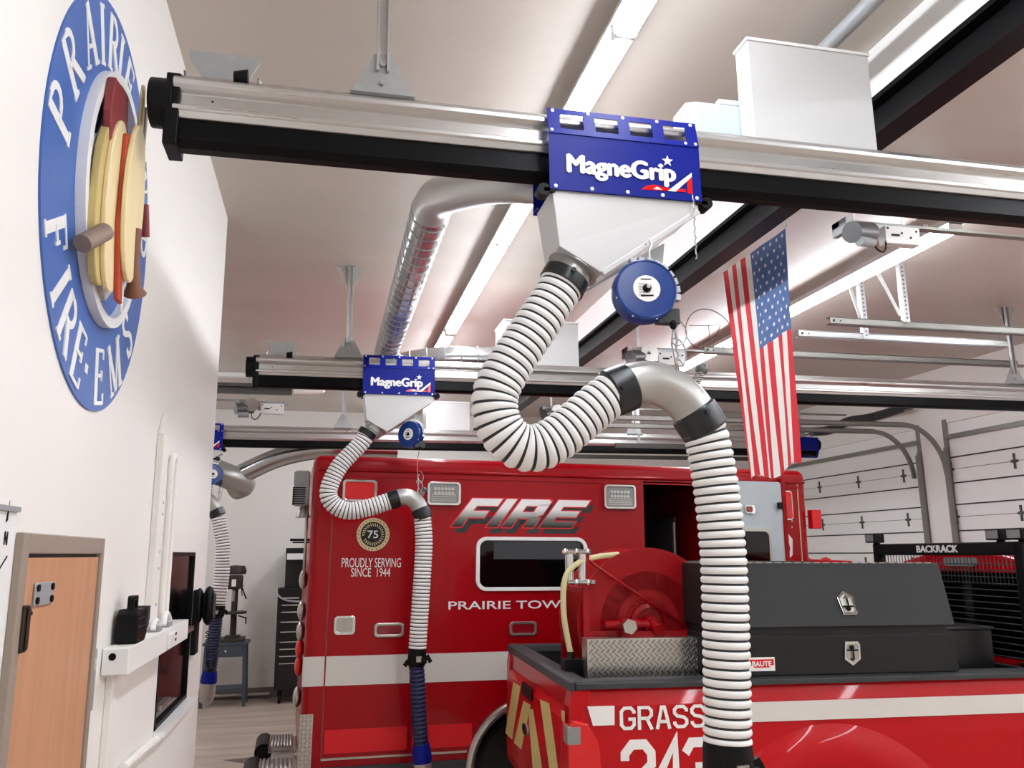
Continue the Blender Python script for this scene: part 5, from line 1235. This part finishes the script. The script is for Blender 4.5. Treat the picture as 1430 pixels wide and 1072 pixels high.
text_obj('badge_lettering', 'BAUTE', .1, 'letter', bd, (a_[0]+.14*W_, .0135, a_[1]+.34*H_-BZ), (1, 0, 0), (0, 0, 1), off=.001, bold=.002, fitw=W_*.72, fith=H_*.38)
# far side box
tf = carried('side_tool_box', 'second black tool box on the far bed rail, mostly hidden behind the hose reel', 'truck tool box')
PB(MB().box(.75, 2.3, BW-.5, BW-.02, BZ+.008, zm0), 'lower_body', 'tbox', tf, bevel=.004)
PB(MB().prism([(BW-.5, zm0+.03), (BW, zm0+.03), (BW-.16, zt), (BW-.5, zt)], lambda u, v, w: Vector((w, u, v)), .78, 2.25), 'sloping_lid', 'tbox', tf, bevel=.004)
PB(MB().box(.78, 2.25, BW-.48, BW-.05, zm0, zm0+.03), 'middle_gap', 'liner', tf)
PB(MB().box(1.2, 1.3, BW, BW+.01, 1.52, 1.62), 'latch', 'chrome', tf)
cb = carried('cross_box', 'low black box across the bed between tool box and cab', 'truck box')
PB(MB().box(2.4, 2.77, .3, 1.3, .935, 1.63), 'box_shell', 'tool', cb, bevel=.008); PB(MB().box(2.39, 2.78, .29, 1.31, 1.63, 1.65), 'box_lid', 'tool', cb, bevel=.004)
# diamond plate box
dp = carried('diamond_plate_box', 'bright aluminium diamond-plate box in the bed under the red hose reel', 'metal box')
a = Pp(820, 892, .3); x1_ = a[0]+1.05; zt_ = a[1]
PB(MB().box(a[0], x1_, .3, .42, .94, zt_), 'plate_shell', 'plate', dp, bevel=.003)
g = MB(); nx = int((x1_-a[0])/.034)
for i in range(nx):
    for j in range(11):
        z = zt_-.02-.024*j
        if z < 1.30: continue
        g.obox((a[0]+.022+.034*i+(.017 if j % 2 else 0), .2985, z), (.028, .006, .007), (0, .85 if j % 2 else -.85, 0))
PB(g, 'plate_ridges', 'plateH', dp)
# hose reel
hr = carried('hose_reel', 'large red fire hose reel standing in the pickup bed', 'hose reel')
yn, yf_ = .5, .93
c = Pp(905, 869, yn); rr = (Pp(1003, 869, yn)[0]-Pp(807, 869, yn)[0])/2; C1 = Vector((c[0], yn, c[1])); C2 = Vector((c[0], yf_, c[1]))
for C_, s_ in ((C1, -1), (C2, 1)):
    d = MB().lathe([(0, .0), (rr*.42, .0), (rr*.44, .012), (rr*.68, .012), (rr*.7, .0), (rr*.95, -.004), (rr*.985, .006), (rr, .012), (rr, .022), (rr*.97, .022), (rr*.9, .012), (0, .012)], C_, (0, -s_*-1 if 0 else s_*1.0, 0), 72)
    PB(d, 'reel_disc', 'redR', hr)
PB(MB().cyl(C1, C2, rr*.42, n=40), 'drum', 'redR', hr)
wound = MB()
for k in range(9):
    yy = yn+.03+k*.046; wound.tube([(C1.x+(rr*.66)*math.cos(2*PI*j/40), yy, C1.z+rr*.66*math.sin(2*PI*j/40)) for j in range(40)], .024, 8, closed=True)
PB(wound, 'wound_hose', 'hosey', hr)
sp = MB()
for k in range(40):
    t = 2*PI*k/40; sp.bar(C1+Vector((rr*.27*math.cos(t), -.014, rr*.27*math.sin(t))), C1+Vector((rr*.33*math.cos(t), -.014, rr*.33*math.sin(t))), .006, .012, up=(0, 1, 0))
sp.lathe([(rr*.26, 0), (rr*.26, .03), (rr*.2, .035)], C1, (0, -1, 0), 32)
PB(sp, 'sprocket', 'redR', hr)
PB(MB().cyl(C1, C1+Vector((0, -.09, -.01)), .05, n=20).cyl(C1+Vector((.0, -.05, 0)), C1+Vector((.02, -.15, -.03)), .035, n=16).cyl(C1+Vector((-.03, -.1, 0)), C1+Vector((-.3, -.1, 0)), .022, n=14).cyl(C1+Vector((-.1, -.1, 0)), C1+Vector((-.2, -.1, 0)), .032, n=14).box(C1.x-.2, C1.x+.2, yn-.12, yn-.03, zt_, C1.z-.04), 'swivel_joint', 'redR', hr)
q = Pp(877, 874, yn-.13); PB(MB().lathe([(0, 0), (.045, 0), (.045, .03), (0, .03)], (q[0], yn-.14, q[1]), (0, -1, 0), 6, sm=False), 'hex_cap', 'chromeS', hr)
# frame, brace and roller guide
u1 = Pp(815, 800, yn)[0]
PB(MB().box(u1-.02, u1+.02, yn-.06, yn-.03, zt_-.6, Pp(817, 772, yn)[1]).box(u1-.02, u1+.02, yf_+.06, yf_+.09, .94, 1.9).box(u1-.02, u1+.02, yn-.06, yf_+.09, 1.86, 1.89).box(u1-.0, u1+1.0, yn-.06, yn-.03, zt_, zt_+.03), 'reel_frame', 'redR', hr)
a1, a2 = Pp(815, 778, yn-.04), Pp(965, 880, yn-.04); PB(MB().tube([(a1[0], yn-.045, a1[1]), (a2[0], yn-.045, a2[1])], .008, 8), 'brace_rod', 'redR', hr)
rg = MB(); g0 = Pp(786, 770, yn); g1 = Pp(818, 812, yn)
for xx in (g0[0]+.03, g1[0]-.03): rg.cyl((xx, yn-.04, g1[1]), (xx, yn-.04, g0[1]), .027, n=14)
rg.cyl((g0[0], yn-.06, g0[1]), (g1[0], yn-.06, g0[1]), .014, n=12).cyl((g0[0], yn-.06, g1[1]), (g1[0], yn-.06, g1[1]), .014, n=12)
for xx, zz in ((g0[0], g0[1]), (g1[0], g0[1]), (g0[0], g1[1]), (g1[0], g1[1]), ((g0[0]+g1[0])/2, g0[1]), ((g0[0]+g1[0])/2, g1[1])): rg.ball((xx, yn-.06, zz), .02, 0, 10)
rg.bar((g0[0]+.02, yn-.02, g0[1]), (g0[0]+.02, yn+.1, g0[1]), .02, .02).bar((g1[0], yn-.02, g1[1]), (g1[0]+.05, yn-.03, g1[1]), .02, .02)
PB(rg, 'roller_guide', 'chrome', hr)
hp = [Pp(*p, y) for p, y in (((863, 774), yn+.1), ((835, 777), yn), ((812, 783), yn-.03), ((793, 797), yn-.05), ((786, 820), yn-.05), ((787, 860), yn-.05), ((793, 893), yn-.05), ((797, 912), yn-.05))]
ys_ = [yn+.1, yn, yn-.05, yn-.07, yn-.07, yn-.06, yn-.05, yn-.05]
PB(MB().tube(smooth_path([(p[0], y, p[1]) for p, y in zip(hp, ys_)], .02), .017, 12), 'loose_hose', 'hosey', hr)
p = hp[-1]; PB(MB().box(p[0]-.05, p[0]+.06, yn-.1, yn, p[1]-.12, p[1]-.03).cyl((p[0], yn-.05, p[1]+.01), (p[0], yn-.05, p[1]-.2), .02, n=10).box(p[0]+.01, p[0]+.12, yn-.06, yn+.06, p[1]-.25, p[1]-.1), 'nozzle_valve', 'blk', hr)
# cab guard
cg = carried('cab_guard', 'black headache rack with mesh and white lettering behind the pickup cab', 'truck rack')
U = 2.84
def Gp(px, py): 
    o = PI_ @ EYE; v = PI_.to_3x3() @ ray(px, py); t = (U-o.x)/v.x; p = o+v*t; return (p.y, p.z)
gn = .06; gf = 1.5; gt = 2.17
fr_ = MB().box(U-.03, U+.03, gn, gf, gt-.085, gt)
for yy in (gn, gf): fr_.box(U-.03, U+.03, yy-.035, yy+.035, 1.43, gt)
fr_.box(U-.03, U+.03, gn-.12, gn+.1, 1.425, 1.45).box(U-.03, U+.03, gf-.1, gf+.12, 1.425, 1.45)
PB(fr_, 'frame', 'blk', cg, bevel=.008)
ms = MB()
for k in range(15): z = 1.47+k*(gt-.1-1.47)/15; ms.cyl((U, gn, z), (U, gf, z), .0035, n=6)
for k in range(1, 42): y = gn+k*(gf-gn)/42; ms.cyl((U+.004, y, gt-.085), (U+.004, y, gt-.27), .003, n=6)
PB(ms, 'wire_mesh', 'dgrey', cg)
text_obj('lettering', 'BACKRACK', .1, 'letter', cg, (U-.031, gf-.50, gt-.064-BZ), (0, -1, 0), (0, 0, 1), off=.001, bold=0, fat=.004, fitw=.42, fith=.046)
for k, yy in enumerate((gf+.02, gn+.16, gn-.02)):
    l = PB(MB().box(U-.06, U+.03, yy-.06, yy+.06, gt+.01, gt+.08).box(U-.02, U+.02, yy-.02, yy+.02, gt-.005, gt+.01), 'work_lamp', 'blk', cg, bevel=.006)
    PB(MB().box(U-.066, U-.06, yy-.05, yy+.05, gt+.02, gt+.07), 'lens', 'lensC', l)
